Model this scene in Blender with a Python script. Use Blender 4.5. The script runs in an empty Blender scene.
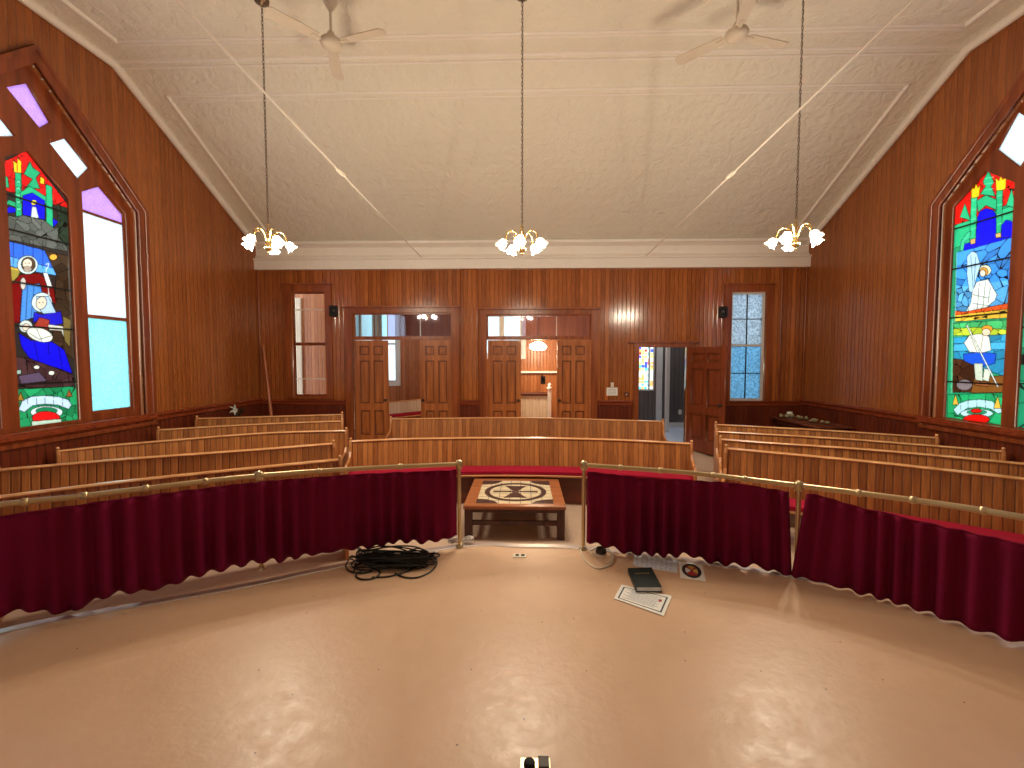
import bpy, bmesh, math, random
import numpy as np
from mathutils import Vector, Matrix, noise as mnoise

random.seed(7)
SC = bpy.context.scene
COL = SC.collection
PI = math.pi

# ---------------------------------------------------------------- camera
F_PX = 450.0
CZ = 1.88
PITCH = math.atan(24 / F_PX)
YAW = math.atan(12 / F_PX)
cd = bpy.data.cameras.new('camera'); cam = bpy.data.objects.new('camera', cd); COL.objects.link(cam)
cd.sensor_width = 36.0; cd.lens = F_PX / 1024 * 36.0; cd.clip_start = 0.05; cd.clip_end = 200
cam.location = (0, 0, CZ); cam.rotation_euler = (PI / 2 - PITCH, 0, YAW)
SC.camera = cam

# ---------------------------------------------------------------- world, exposure
SC.view_settings.view_transform = 'Standard'
SC.view_settings.look = 'None'
SC.view_settings.exposure = 1.27
SC.view_settings.gamma = 1.0
SC.view_settings.use_curve_mapping = False
W = bpy.data.worlds.new('sky'); SC.world = W; W.use_nodes = True
wn = W.node_tree; bg = wn.nodes['Background']
bg.inputs[0].default_value = (0.86, 0.95, 1.0, 1); bg.inputs[1].default_value = 1.45
SC.cycles.use_denoising = True
SC.cycles.max_bounces = 9; SC.cycles.diffuse_bounces = 5; SC.cycles.transparent_max_bounces = 12
SC.cycles.sample_clamp_indirect = 6.0
SC.cycles.caustics_reflective = False; SC.cycles.caustics_refractive = False
BULB_W = 13.0

# ---------------------------------------------------------------- pixel <-> place
cy_, sy_ = math.cos(YAW), math.sin(YAW); cp_, sp_ = math.cos(PITCH), math.sin(PITCH)
FWD = Vector((-sy_ * cp_, cy_ * cp_, -sp_)); RGT = Vector((cy_, sy_, 0)); UPV = RGT.cross(FWD)
CAM = Vector((0, 0, CZ))
def ray(x, y): return FWD + RGT * ((x - 512) / F_PX) - UPV * ((y - 384) / F_PX)
def bp(x, y, ax, v):
    r = ray(x, y); return CAM + r * ((v - CAM[ax]) / r[ax])
def z_at(px_y, X, Y):
    """height above (X,Y) whose image row is px_y"""
    lo, hi = -1.0, 6.0
    for _ in range(40):
        m = (lo + hi) / 2; d = Vector((X, Y, m)) - CAM
        if 384 - F_PX * d.dot(UPV) / d.dot(FWD) > px_y: lo = m
        else: hi = m
    return lo

# ---------------------------------------------------------------- materials
MT = {}
def new_mat(name):
    m = bpy.data.materials.new(name); m.use_nodes = True
    nt = m.node_tree; b = nt.nodes['Principled BSDF']
    MT[name] = m
    return m, nt, b
def N(nt, t, **kw):
    n = nt.nodes.new(t)
    for k, v in kw.items(): setattr(n, k, v)
    return n
def srgb(r, g, b):
    f = lambda c: (c / 255 / 12.92) if c / 255 <= 0.04045 else ((c / 255 + 0.055) / 1.055) ** 2.4
    return (f(r), f(g), f(b), 1)
def plain(name, col, rough=0.5, metal=0.0, spec=0.5, bump=0, bscale=60, var=0.12, vscale=6):
    m, nt, b = new_mat(name)
    tc = N(nt, 'ShaderNodeTexCoord'); nz = N(nt, 'ShaderNodeTexNoise'); nz.inputs['Scale'].default_value = vscale
    nz.inputs['Detail'].default_value = 3
    nt.links.new(tc.outputs['Object'], nz.inputs['Vector'])
    mx = N(nt, 'ShaderNodeMixRGB'); mx.inputs[1].default_value = [c * (1 - var) for c in col[:3]] + [1]
    mx.inputs[2].default_value = [min(1, c * (1 + var)) for c in col[:3]] + [1]
    nt.links.new(nz.outputs['Fac'], mx.inputs[0]); nt.links.new(mx.outputs[0], b.inputs['Base Color'])
    b.inputs['Roughness'].default_value = rough; b.inputs['Metallic'].default_value = metal
    b.inputs['Specular IOR Level'].default_value = spec
    if bump:
        n2 = N(nt, 'ShaderNodeTexNoise'); n2.inputs['Scale'].default_value = bscale; n2.inputs['Detail'].default_value = 4
        nt.links.new(tc.outputs['Object'], n2.inputs['Vector'])
        bu = N(nt, 'ShaderNodeBump'); bu.inputs['Strength'].default_value = bump; bu.inputs['Distance'].default_value = 0.01
        nt.links.new(n2.outputs['Fac'], bu.inputs['Height']); nt.links.new(bu.outputs[0], b.inputs['Normal'])
    return m
def beadboard(name, c1, c2, wid=0.07, rough=0.28, groove=0.14, spec=0.5, bdist=0.006, gdark=0.25, var=0.55):
    """vertical boards: UV in metres, u across the boards"""
    m, nt, b = new_mat(name); L = nt.links.new
    uv = N(nt, 'ShaderNodeUVMap'); sp = N(nt, 'ShaderNodeSeparateXYZ'); L(uv.outputs[0], sp.inputs[0])
    dv = N(nt, 'ShaderNodeMath', operation='DIVIDE'); L(sp.outputs[0], dv.inputs[0]); dv.inputs[1].default_value = wid
    fl = N(nt, 'ShaderNodeMath', operation='FLOOR'); L(dv.outputs[0], fl.inputs[0])
    fr = N(nt, 'ShaderNodeMath', operation='FRACT'); L(dv.outputs[0], fr.inputs[0])
    wnz = N(nt, 'ShaderNodeTexWhiteNoise', noise_dimensions='1D'); L(fl.outputs[0], wnz.inputs['W'])
    # groove profile 0 in groove .. 1 on the board
    s1 = N(nt, 'ShaderNodeMath', operation='SUBTRACT'); L(fr.outputs[0], s1.inputs[0]); s1.inputs[1].default_value = 0.5
    a1 = N(nt, 'ShaderNodeMath', operation='ABSOLUTE'); L(s1.outputs[0], a1.inputs[0])
    mr = N(nt, 'ShaderNodeMapRange'); L(a1.outputs[0], mr.inputs[0])
    mr.inputs[1].default_value = 0.5 - groove; mr.inputs[2].default_value = 0.5; mr.inputs[3].default_value = 1; mr.inputs[4].default_value = 0
    # grain
    cb = N(nt, 'ShaderNodeCombineXYZ'); L(sp.outputs[0], cb.inputs[0])
    my = N(nt, 'ShaderNodeMath', operation='MULTIPLY'); L(sp.outputs[1], my.inputs[0]); my.inputs[1].default_value = 0.06
    L(my.outputs[0], cb.inputs[1])
    m3 = N(nt, 'ShaderNodeMath', operation='MULTIPLY'); L(wnz.outputs[0], m3.inputs[0]); m3.inputs[1].default_value = 13
    L(m3.outputs[0], cb.inputs[2])
    gz = N(nt, 'ShaderNodeTexNoise'); gz.inputs['Scale'].default_value = 70; gz.inputs['Detail'].default_value = 4; L(cb.outputs[0], gz.inputs['Vector'])
    ad = N(nt, 'ShaderNodeMath', operation='MULTIPLY_ADD'); L(wnz.outputs[0], ad.inputs[0]); ad.inputs[1].default_value = var
    g2 = N(nt, 'ShaderNodeMath', operation='MULTIPLY_ADD'); L(gz.outputs['Fac'], g2.inputs[0]); g2.inputs[1].default_value = 1.3; g2.inputs[2].default_value = -0.45
    L(g2.outputs[0], ad.inputs[2]); ad.use_clamp = True
    mx = N(nt, 'ShaderNodeMixRGB'); mx.inputs[1].default_value = c1; mx.inputs[2].default_value = c2; L(ad.outputs[0], mx.inputs[0])
    md = N(nt, 'ShaderNodeMixRGB', blend_type='MULTIPLY'); md.inputs[0].default_value = 1; L(mx.outputs[0], md.inputs[1])
    gr = N(nt, 'ShaderNodeMapRange'); L(mr.outputs[0], gr.inputs[0]); gr.inputs[1].default_value = 0; gr.inputs[2].default_value = 0.6
    gr.inputs[3].default_value = gdark; gr.inputs[4].default_value = 1
    L(gr.outputs[0], md.inputs[2]); L(md.outputs[0], b.inputs['Base Color'])
    bu = N(nt, 'ShaderNodeBump'); bu.inputs['Strength'].default_value = 0.7; bu.inputs['Distance'].default_value = bdist
    L(mr.outputs[0], bu.inputs['Height']); L(bu.outputs[0], b.inputs['Normal'])
    b.inputs['Roughness'].default_value = rough; b.inputs['Specular IOR Level'].default_value = spec
    return m
def woodmat(name, c1, c2, rough=0.35, axis=2, scale=14, spec=0.5):
    m, nt, b = new_mat(name); L = nt.links.new
    tc = N(nt, 'ShaderNodeTexCoord'); mp = N(nt, 'ShaderNodeMapping'); L(tc.outputs['Object'], mp.inputs['Vector'])
    s = [1, 1, 1]; s[axis] = 0.08; mp.inputs['Scale'].default_value = s
    nz = N(nt, 'ShaderNodeTexNoise'); nz.inputs['Scale'].default_value = scale; nz.inputs['Detail'].default_value = 5; L(mp.outputs[0], nz.inputs['Vector'])
    rp = N(nt, 'ShaderNodeMapRange'); L(nz.outputs['Fac'], rp.inputs[0]); rp.inputs[1].default_value = 0.3; rp.inputs[2].default_value = 0.7
    mx = N(nt, 'ShaderNodeMixRGB'); mx.inputs[1].default_value = c1; mx.inputs[2].default_value = c2; L(rp.outputs[0], mx.inputs[0])
    L(mx.outputs[0], b.inputs['Base Color']); b.inputs['Roughness'].default_value = rough; b.inputs['Specular IOR Level'].default_value = spec
    return m
def glassmat(name, tint, transp=0.85, rough=0.02, refl=1.0):
    m, nt, b = new_mat(name); L = nt.links.new
    out = nt.nodes['Material Output']; nt.nodes.remove(b)
    t = N(nt, 'ShaderNodeBsdfTransparent'); t.inputs[0].default_value = tint
    g = N(nt, 'ShaderNodeBsdfGlossy'); g.inputs['Roughness'].default_value = rough; g.inputs[0].default_value = (refl, refl, refl, 1)
    fz = N(nt, 'ShaderNodeFresnel'); fz.inputs[0].default_value = 1.5
    ad = N(nt, 'ShaderNodeMath', operation='ADD'); L(fz.outputs[0], ad.inputs[0]); ad.inputs[1].default_value = 1 - transp; ad.use_clamp = True
    mx = N(nt, 'ShaderNodeMixShader'); L(ad.outputs[0], mx.inputs[0]); L(t.outputs[0], mx.inputs[1]); L(g.outputs[0], mx.inputs[2])
    L(mx.outputs[0], out.inputs[0]); return m
def panemat(name, col, tex=60, attr=False, amp=0.35):
    """obscured or painted glass that lets the daylight behind it through"""
    m, nt, b = new_mat(name); L = nt.links.new
    out = nt.nodes['Material Output']; nt.nodes.remove(b)
    tr = N(nt, 'ShaderNodeBsdfTranslucent'); g = N(nt, 'ShaderNodeBsdfGlossy'); g.inputs['Roughness'].default_value = 0.12
    mx = N(nt, 'ShaderNodeMixShader'); mx.inputs[0].default_value = 0.05
    tc = N(nt, 'ShaderNodeTexCoord'); vo = N(nt, 'ShaderNodeTexVoronoi'); vo.inputs['Scale'].default_value = tex; L(tc.outputs['Object'], vo.inputs['Vector'])
    rp = N(nt, 'ShaderNodeMapRange'); L(vo.outputs['Distance'], rp.inputs[0]); rp.inputs[1].default_value = 0; rp.inputs[2].default_value = 0.7
    rp.inputs[3].default_value = 1 - amp; rp.inputs[4].default_value = 1
    mu = N(nt, 'ShaderNodeMixRGB', blend_type='MULTIPLY'); mu.inputs[0].default_value = 1
    if attr:
        at = N(nt, 'ShaderNodeAttribute'); at.attribute_name = 'glass'; L(at.outputs['Color'], mu.inputs[1])
    else: mu.inputs[1].default_value = col
    L(rp.outputs[0], mu.inputs[2]); L(mu.outputs[0], tr.inputs[0])
    L(tr.outputs[0], mx.inputs[1]); L(g.outputs[0], mx.inputs[2]); L(mx.outputs[0], out.inputs[0]); return m
def emis(name, col, s):
    m, nt, b = new_mat(name)
    b.inputs['Base Color'].default_value = col; b.inputs['Emission Color'].default_value = col; b.inputs['Emission Strength'].default_value = s
    return m

beadboard('wall_boards', srgb(126, 66, 29), srgb(192, 113, 57), 0.083, 0.16, spec=0.6, gdark=0.26)
beadboard('side_boards', srgb(130, 71, 32), srgb(178, 106, 53), 0.083, 0.28, gdark=0.62, var=0.4)
beadboard('wainscot_boards', srgb(86, 32, 18), srgb(116, 50, 28), 0.083, 0.3, gdark=0.4)
beadboard('pew_boards', srgb(128, 72, 33), srgb(200, 130, 68), 0.066, 0.34, gdark=0.3)
beadboard('grey_boards', srgb(78, 72, 70), srgb(110, 102, 98), 0.11, 0.5)
beadboard('pale_boards', srgb(196, 180, 158), srgb(222, 206, 184), 0.08, 0.5, gdark=0.6)
beadboard('room_boards', srgb(150, 86, 48), srgb(192, 124, 76), 0.083, 0.35, gdark=0.5)
woodmat('casing_wood', srgb(118, 56, 25), srgb(162, 86, 42), 0.28)
woodmat('pole_wood', srgb(150, 78, 48), srgb(180, 104, 66), 0.35)
woodmat('window_wood', srgb(104, 46, 22), srgb(146, 72, 36), 0.3)
woodmat('rail_wood', srgb(112, 46, 24), srgb(146, 66, 36), 0.25, axis=0)
woodmat('door_wood', srgb(146, 80, 38), srgb(190, 114, 60), 0.3)
woodmat('red_door_wood', srgb(108, 48, 25), srgb(142, 70, 38), 0.3)
woodmat('moulding_shade_wood', srgb(96, 48, 24), srgb(124, 66, 34), 0.35)  # darker tone painted in for the shade round the recessed door panels
woodmat('pew_wood', srgb(196, 136, 84), srgb(232, 178, 124), 0.24, axis=0)
woodmat('pew_end_wood', srgb(150, 90, 46), srgb(196, 132, 78), 0.32)
woodmat('dark_pew_wood', srgb(88, 34, 18), srgb(120, 52, 28), 0.3, axis=0)
woodmat('table_wood', srgb(142, 80, 46), srgb(180, 112, 70), 0.3, axis=0)
woodmat('table_dark_wood', srgb(58, 24, 18), srgb(84, 38, 26), 0.35)
woodmat('side_table_wood', srgb(92, 42, 26), srgb(126, 66, 42), 0.3, axis=1)
plain('cream_trim', srgb(238, 230, 220), 0.4, var=0.04)
plain('white_trim', srgb(232, 230, 226), 0.45)
plain('brass', (0.6, 0.47, 0.27, 1), 0.3, 1.0)
plain('bright_brass', (0.83, 0.62, 0.27, 1), 0.2, 1.0)
plain('dark_metal', (0.05, 0.04, 0.035, 1), 0.45, 0.6)
plain('chain_metal', (0.16, 0.11, 0.07, 1), 0.4, 0.8)
plain('steel_strip', (0.66, 0.6, 0.58, 1), 0.36, 0.8)
plain('velvet', srgb(116, 15, 52), 0.9, spec=0.15, var=0.2, vscale=3)
plain('cushion_red', srgb(152, 14, 44), 0.85, spec=0.2, bump=0.15)
plain('carpet_beige', srgb(196, 168, 146), 0.95, spec=0.1, bump=0.5, bscale=220, var=0.1)
plain('carpet_blue', srgb(176, 184, 200), 0.95, spec=0.1, bump=0.5, bscale=150, var=0.25, vscale=20)
plain('black_plastic', (0.010, 0.010, 0.011, 1), 0.6, spec=0.2)
plain('cable_rubber', (0.008, 0.008, 0.009, 1), 0.38)
plain('plug_silver', (0.7, 0.7, 0.72, 1), 0.3, 0.9)
plain('cord_cream', srgb(224, 214, 196), 0.4)
plain('paper', srgb(238, 236, 228), 0.7, var=0.02)
plain('paper_blue', srgb(214, 220, 230), 0.7, var=0.04)
plain('ink', srgb(70, 74, 92), 0.8)
plain('ink_pale', srgb(150, 154, 170), 0.8)
plain('book_green', srgb(10, 27, 25), 0.5, bump=0.1, bscale=200)
plain('gold', (0.8, 0.6, 0.2, 1), 0.35, 0.8)
plain('crest_dark', srgb(40, 34, 44), 0.7); plain('crest_red', srgb(170, 40, 44), 0.7)
plain('crest_gold', srgb(214, 170, 84), 0.7); plain('crest_white', srgb(228, 224, 220), 0.7)
plain('tile_cream', srgb(226, 208, 172), 0.3, var=0.18, vscale=14); plain('tile_brown', srgb(70, 52, 48), 0.3, var=0.25, vscale=22)
plain('fan_white', srgb(206, 192, 174), 0.5)
plain('rod_white', srgb(226, 216, 202), 0.5)
plain('post_white', srgb(216, 214, 212), 0.5)
plain('wall_plaster', srgb(206, 192, 176), 0.8)
plain('leaf', srgb(44, 44, 22), 0.6, var=0.4); plain('bloom', srgb(226, 234, 224), 0.6)
plain('clay', srgb(96, 52, 34), 0.8); plain('soil', srgb(36, 26, 20), 0.95)
plain('dried_flower', srgb(150, 138, 104), 0.8, var=0.3, vscale=30); plain('dried_green', srgb(120, 124, 96), 0.8)
plain('lead', (0.012, 0.012, 0.012, 1), 0.5, 0.3)
plain('purse_cellophane', srgb(216, 206, 200), 0.15)
glassmat('clear_glass', (0.97, 0.98, 0.98, 1), 0.985)
glassmat('violet_glass', (0.74, 0.72, 0.92, 1), 0.94, 0.03)
glassmat('cyan_glass', (0.75, 0.92, 0.98, 1), 0.94, 0.03)
panemat('frost_white', (0.72, 0.79, 0.81, 1), 60, amp=0.25)
panemat('frost_cyan', (0.46, 0.76, 0.78, 1), 60)
panemat('frost_grey', (0.62, 0.71, 0.78, 1), 26, amp=0.55)
panemat('frost_blue', (0.38, 0.64, 0.82, 1), 26, amp=0.5)
panemat('violet_pane', (0.6, 0.43, 0.76, 1), 60, amp=0.25)
panemat('stained', (1, 1, 1, 1), 30, attr=True, amp=0.1)
emis('bulb_glow', (1, 0.82, 0.55, 1), 30.0)
# frosted tulip shade: lets its bulb through and glows
m, nt, b = new_mat('shade_glass'); out = nt.nodes['Material Output']; nt.nodes.remove(b)
t = N(nt, 'ShaderNodeBsdfTransparent'); t.inputs[0].default_value = (1, 0.96, 0.9, 1)
tl = N(nt, 'ShaderNodeBsdfTranslucent'); tl.inputs[0].default_value = (1, 0.95, 0.86, 1)
em = N(nt, 'ShaderNodeEmission'); em.inputs[0].default_value = (1, 0.84, 0.6, 1); em.inputs[1].default_value = 0.7
mx = N(nt, 'ShaderNodeMixShader'); mx.inputs[0].default_value = 0.35
nt.links.new(t.outputs[0], mx.inputs[1]); nt.links.new(tl.outputs[0], mx.inputs[2])
as_ = N(nt, 'ShaderNodeAddShader'); nt.links.new(mx.outputs[0], as_.inputs[0]); nt.links.new(em.outputs[0], as_.inputs[1]); nt.links.new(as_.outputs[0], out.inputs[0])

# painted platform floor: tan, semi gloss, scuffed, with crumbs of dirt
m, nt, b = new_mat('platform_paint'); L = nt.links.new
tc = N(nt, 'ShaderNodeTexCoord')
n1 = N(nt, 'ShaderNodeTexNoise'); n1.inputs['Scale'].default_value = 2.2; n1.inputs['Detail'].default_value = 9; n1.inputs['Roughness'].default_value = 0.65; L(tc.outputs['Object'], n1.inputs['Vector'])
mx = N(nt, 'ShaderNodeMixRGB'); mx.inputs[1].default_value = srgb(200, 162, 130); mx.inputs[2].default_value = srgb(226, 187, 152); L(n1.outputs['Fac'], mx.inputs[0])
vo = N(nt, 'ShaderNodeTexVoronoi', voronoi_dimensions='2D'); vo.inputs['Scale'].default_value = 3.6; L(tc.outputs['Object'], vo.inputs['Vector'])
lt = N(nt, 'ShaderNodeMath', operation='LESS_THAN'); L(vo.outputs['Distance'], lt.inputs[0]); lt.inputs[1].default_value = 0.015
wv = N(nt, 'ShaderNodeSeparateColor'); L(vo.outputs['Color'], wv.inputs[0])
l2 = N(nt, 'ShaderNodeMath', operation='LESS_THAN'); L(wv.outputs[0], l2.inputs[0]); l2.inputs[1].default_value = 0.4
ml = N(nt, 'ShaderNodeMath', operation='MULTIPLY'); L(lt.outputs[0], ml.inputs[0]); L(l2.outputs[0], ml.inputs[1])
m2 = N(nt, 'ShaderNodeMixRGB'); m2.inputs[2].default_value = srgb(92, 58, 40); L(mx.outputs[0], m2.inputs[1]); L(ml.outputs[0], m2.inputs[0])
L(m2.outputs[0], b.inputs['Base Color'])
n3 = N(nt, 'ShaderNodeTexNoise'); n3.inputs['Scale'].default_value = 9; n3.inputs['Detail'].default_value = 8; n3.inputs['Roughness'].default_value = 0.7; L(tc.outputs['Object'], n3.inputs['Vector'])
rr = N(nt, 'ShaderNodeMapRange'); L(n3.outputs['Fac'], rr.inputs[0]); rr.inputs[1].default_value = 0.3; rr.inputs[2].default_value = 0.7; rr.inputs[3].default_value = 0.3; rr.inputs[4].default_value = 0.46; b.inputs['Specular IOR Level'].default_value = 0.7
L(rr.outputs[0], b.inputs['Roughness'])
n4 = N(nt, 'ShaderNodeTexNoise'); n4.inputs['Scale'].default_value = 26; n4.inputs['Detail'].default_value = 6; L(tc.outputs['Object'], n4.inputs['Vector'])
bu = N(nt, 'ShaderNodeBump'); bu.inputs['Strength'].default_value = 0.14; bu.inputs['Distance'].default_value = 0.01; L(n4.outputs['Fac'], bu.inputs['Height']); L(bu.outputs[0], b.inputs['Normal'])
# embossed tin ceiling
m, nt, b = new_mat('tin_ceiling'); L = nt.links.new
tc = N(nt, 'ShaderNodeTexCoord'); sp = N(nt, 'ShaderNodeSeparateXYZ'); L(tc.outputs['Object'], sp.inputs[0])
def wave(o, per, ph=0.0):
    d = N(nt, 'ShaderNodeMath', operation='MULTIPLY_ADD'); L(o, d.inputs[0]); d.inputs[1].default_value = 2 * PI / per; d.inputs[2].default_value = ph
    s = N(nt, 'ShaderNodeMath', operation='SINE'); L(d.outputs[0], s.inputs[0]); return s.outputs[0]
def mul(a, c):
    d = N(nt, 'ShaderNodeMath', operation='MULTIPLY'); L(a, d.inputs[0]); L(c, d.inputs[1]); return d.outputs[0]
a = mul(wave(sp.outputs[0], 0.6), wave(sp.outputs[1], 0.6, 0.7))
nzc = N(nt, 'ShaderNodeTexNoise'); nzc.inputs['Scale'].default_value = 7.5; nzc.inputs['Detail'].default_value = 2.5; nzc.inputs['Distortion'].default_value = 1.6; L(tc.outputs['Object'], nzc.inputs['Vector'])
vz = N(nt, 'ShaderNodeTexVoronoi', feature='SMOOTH_F1'); vz.inputs['Scale'].default_value = 6.5; vz.inputs['Randomness'].default_value = 0.45; L(tc.outputs['Object'], vz.inputs['Vector'])
h1 = N(nt, 'ShaderNodeMath', operation='MULTIPLY_ADD'); L(nzc.outputs['Fac'], h1.inputs[0]); h1.inputs[1].default_value = 1.3; L(vz.outputs['Distance'], h1.inputs[2])
h2 = N(nt, 'ShaderNodeMath', operation='MULTIPLY_ADD'); L(a, h2.inputs[0]); h2.inputs[1].default_value = 0.15; L(h1.outputs[0], h2.inputs[2])
bu = N(nt, 'ShaderNodeBump'); bu.inputs['Strength'].default_value = 0.6; bu.inputs['Distance'].default_value = 0.03; L(h2.outputs[0], bu.inputs['Height']); L(bu.outputs[0], b.inputs['Normal'])
n1 = N(nt, 'ShaderNodeTexNoise'); n1.inputs['Scale'].default_value = 0.8; L(tc.outputs['Object'], n1.inputs['Vector'])
mx = N(nt, 'ShaderNodeMixRGB'); mx.inputs[1].default_value = srgb(225, 218, 201); mx.inputs[2].default_value = srgb(231, 224, 208); L(n1.outputs['Fac'], mx.inputs[0])
L(mx.outputs[0], b.inputs['Base Color']); b.inputs['Roughness'].default_value = 0.55

# ---------------------------------------------------------------- mesh helpers
class MB:
    def __init__(s): s.v = []; s.f = []; s.uv = []; s.sm = []
    def add(s, vs, fs, uv=None, smooth=False):
        k = len(s.v); s.v += [tuple(p) for p in vs]
        s.uv += list(uv) if uv else [(p[0] + p[1], p[2]) for p in vs]
        s.f += [tuple(i + k for i in f) for f in fs]; s.sm += [smooth] * len(fs)
        return s
    def box(s, x0, x1, y0, y1, z0, z1, M=None):
        vs = [Vector(p) for p in ((x0, y0, z0), (x1, y0, z0), (x1, y1, z0), (x0, y1, z0), (x0, y0, z1), (x1, y0, z1), (x1, y1, z1), (x0, y1, z1))]
        if M: vs = [M @ p for p in vs]
        return s.add(vs, [(3, 2, 1, 0), (4, 5, 6, 7), (0, 1, 5, 4), (1, 2, 6, 5), (2, 3, 7, 6), (3, 0, 4, 7)])
    def prism(s, poly, h0, h1, M=None):
        n = len(poly); vs = [Vector((p[0], p[1], h0)) for p in poly] + [Vector((p[0], p[1], h1)) for p in poly]
        if M: vs = [M @ p for p in vs]
        fs = [tuple(range(n - 1, -1, -1)), tuple(range(n, 2 * n))] + [(i, (i + 1) % n, n + (i + 1) % n, n + i) for i in range(n)]
        return s.add(vs, fs)
    def tube(s, pts, r, n=8, closed=False):
        pts = [Vector(p) for p in pts]; m = len(pts); R = r if isinstance(r, (list, tuple)) else [r] * m
        rings = []; ref = None
        for i, p in enumerate(pts):
            a = pts[(i - 1) % m] if (closed or i) else p; b_ = pts[(i + 1) % m] if (closed or i < m - 1) else p
            d = (b_ - a).normalized()
            if ref is None: ref = d.orthogonal().normalized()
            ref = (ref - d * ref.dot(d)); ref = ref.normalized() if ref.length > 1e-6 else d.orthogonal().normalized()
            w = d.cross(ref)
            rings.append([p + (ref * math.cos(2 * PI * k / n) + w * math.sin(2 * PI * k / n)) * R[i] for k in range(n)])
        vs = [v for q in rings for v in q]; fs = []
        for i in range(m if closed else m - 1):
            j = (i + 1) % m
            fs += [(i * n + k, i * n + (k + 1) % n, j * n + (k + 1) % n, j * n + k) for k in range(n)]
        s.add(vs, fs, smooth=True)
        if not closed:
            s.add(rings[0], [tuple(range(n - 1, -1, -1))]); s.add(rings[-1], [tuple(range(n))])
        return s
    def lathe(s, prof, n=20, M=None):
        vs = []; fs = []; m = len(prof)
        for r, z in prof:
            for k in range(n):
                p = Vector((r * math.cos(2 * PI * k / n), r * math.sin(2 * PI * k / n), z)); vs.append(M @ p if M else p)
        for i in range(m - 1):
            fs += [(i * n + k, i * n + (k + 1) % n, (i + 1) * n + (k + 1) % n, (i + 1) * n + k) for k in range(n)]
        return s.add(vs, fs, smooth=True)
    def sweep(s, path, prof, zf=None, closed=True, smooth=False):
        """path: plan points; prof: (t forward, z); front is to the right of the path"""
        P = [Vector((p[0], p[1], 0)) for p in path]; n = len(P); k = len(prof); vs = []; uv = []; u = 0
        for i in range(n):
            d = (P[min(i + 1, n - 1)] - P[max(i - 1, 0)]).normalized(); nn = Vector((d.y, -d.x, 0))
            if i: u += (P[i] - P[i - 1]).length
            z0 = zf(P[i].y) if zf else 0
            for t, z in prof:
                vs.append(P[i] + nn * t + Vector((0, 0, z + z0))); uv.append((u, z))
        fs = []
        for i in range(n - 1):
            for j in range(k if closed else k - 1):
                a = i * k + j; b_ = i * k + (j + 1) % k
                fs.append((a, b_, b_ + k, a + k))
        if closed: fs += [tuple(range(k - 1, -1, -1)), tuple((n - 1) * k + j for j in range(k))]
        return s.add(vs, fs, uv, smooth)
    def build(s, name, mat, parent=None, bevel=0, solid=0, sub=0):
        off = parent_loc(parent)
        me = bpy.data.meshes.new(name); me.from_pydata([tuple(Vector(p) - off) for p in s.v], [], s.f)
        ul = me.uv_layers.new(name='UVMap'); idx = np.empty(len(me.loops), dtype=np.int32); me.loops.foreach_get('vertex_index', idx)
        ul.data.foreach_set('uv', np.array(s.uv, dtype=np.float32)[idx].ravel())
        me.polygons.foreach_set('use_smooth', s.sm)
        bm = bmesh.new(); bm.from_mesh(me); bmesh.ops.recalc_face_normals(bm, faces=bm.faces); bm.to_mesh(me); bm.free()
        return link(name, me, mat, parent, bevel, solid, sub)
def parent_loc(parent):
    p = Vector((0, 0, 0))
    while parent is not None: p += parent.location; parent = parent.parent
    return p
def link(name, me, mat, parent=None, bevel=0, solid=0, sub=0):
    o = bpy.data.objects.new(name, me); COL.objects.link(o)
    if mat: me.materials.append(MT[mat])
    if parent is not None: o.parent = parent
    if solid:
        q = o.modifiers.new('solid', 'SOLIDIFY'); q.thickness = solid; q.offset = 0
    if bevel:
        q = o.modifiers.new('bevel', 'BEVEL'); q.width = bevel; q.segments = 2; q.limit_method = 'ANGLE'; q.angle_limit = 0.7
    if sub:
        q = o.modifiers.new('sub', 'SUBSURF'); q.levels = sub; q.render_levels = sub
    return o
def plate(name, outer, holes, depth, origin, ud, vd, mat, parent=None, kind=None):
    """flat plate with holes: polygon in (u,v) metres; front face at origin plane, depth goes along ud x vd"""
    cu = bpy.data.curves.new('c', 'CURVE'); cu.dimensions = '2D'; cu.fill_mode = 'BOTH'; cu.extrude = depth / 2
    for poly in [outer] + list(holes):
        sp = cu.splines.new('POLY'); sp.points.add(len(poly) - 1)
        for q, p in zip(sp.points, poly): q.co = (p[0], p[1], 0, 1)
        sp.use_cyclic_u = True
    tmp = bpy.data.objects.new('c', cu); COL.objects.link(tmp)
    dg = bpy.context.evaluated_depsgraph_get(); me = bpy.data.meshes.new_from_object(tmp.evaluated_get(dg))
    bpy.data.objects.remove(tmp); bpy.data.curves.remove(cu)
    me.name = name; me.materials.clear()
    U, V = Vector(ud), Vector(vd); Wd = U.cross(V); O = Vector(origin) - parent_loc(parent)
    uv2 = [(v.co.x, v.co.y) for v in me.vertices]
    for v in me.vertices: v.co = O + U * v.co.x + V * v.co.y + Wd * (v.co.z + depth / 2)
    while me.uv_layers: me.uv_layers.remove(me.uv_layers[0])
    ul = me.uv_layers.new(name='UVMap')
    for lp in me.loops: ul.data[lp.index].uv = uv2[lp.vertex_index]
    bm = bmesh.new(); bm.from_mesh(me); bmesh.ops.remove_doubles(bm, verts=bm.verts, dist=1e-5)
    bmesh.ops.recalc_face_normals(bm, faces=bm.faces); bm.to_mesh(me); bm.free()
    o = link(name, me, mat, parent)
    if kind: o['kind'] = kind
    return o
def rect(u0, u1, v0, v1): return [(u0, v0), (u1, v0), (u1, v1), (u0, v1)]
def struct(o): o['kind'] = 'structure'; return o
def tag(o, label, cat, group=None):
    o['label'] = label; o['category'] = cat
    if group: o['group'] = group
    return o
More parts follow.
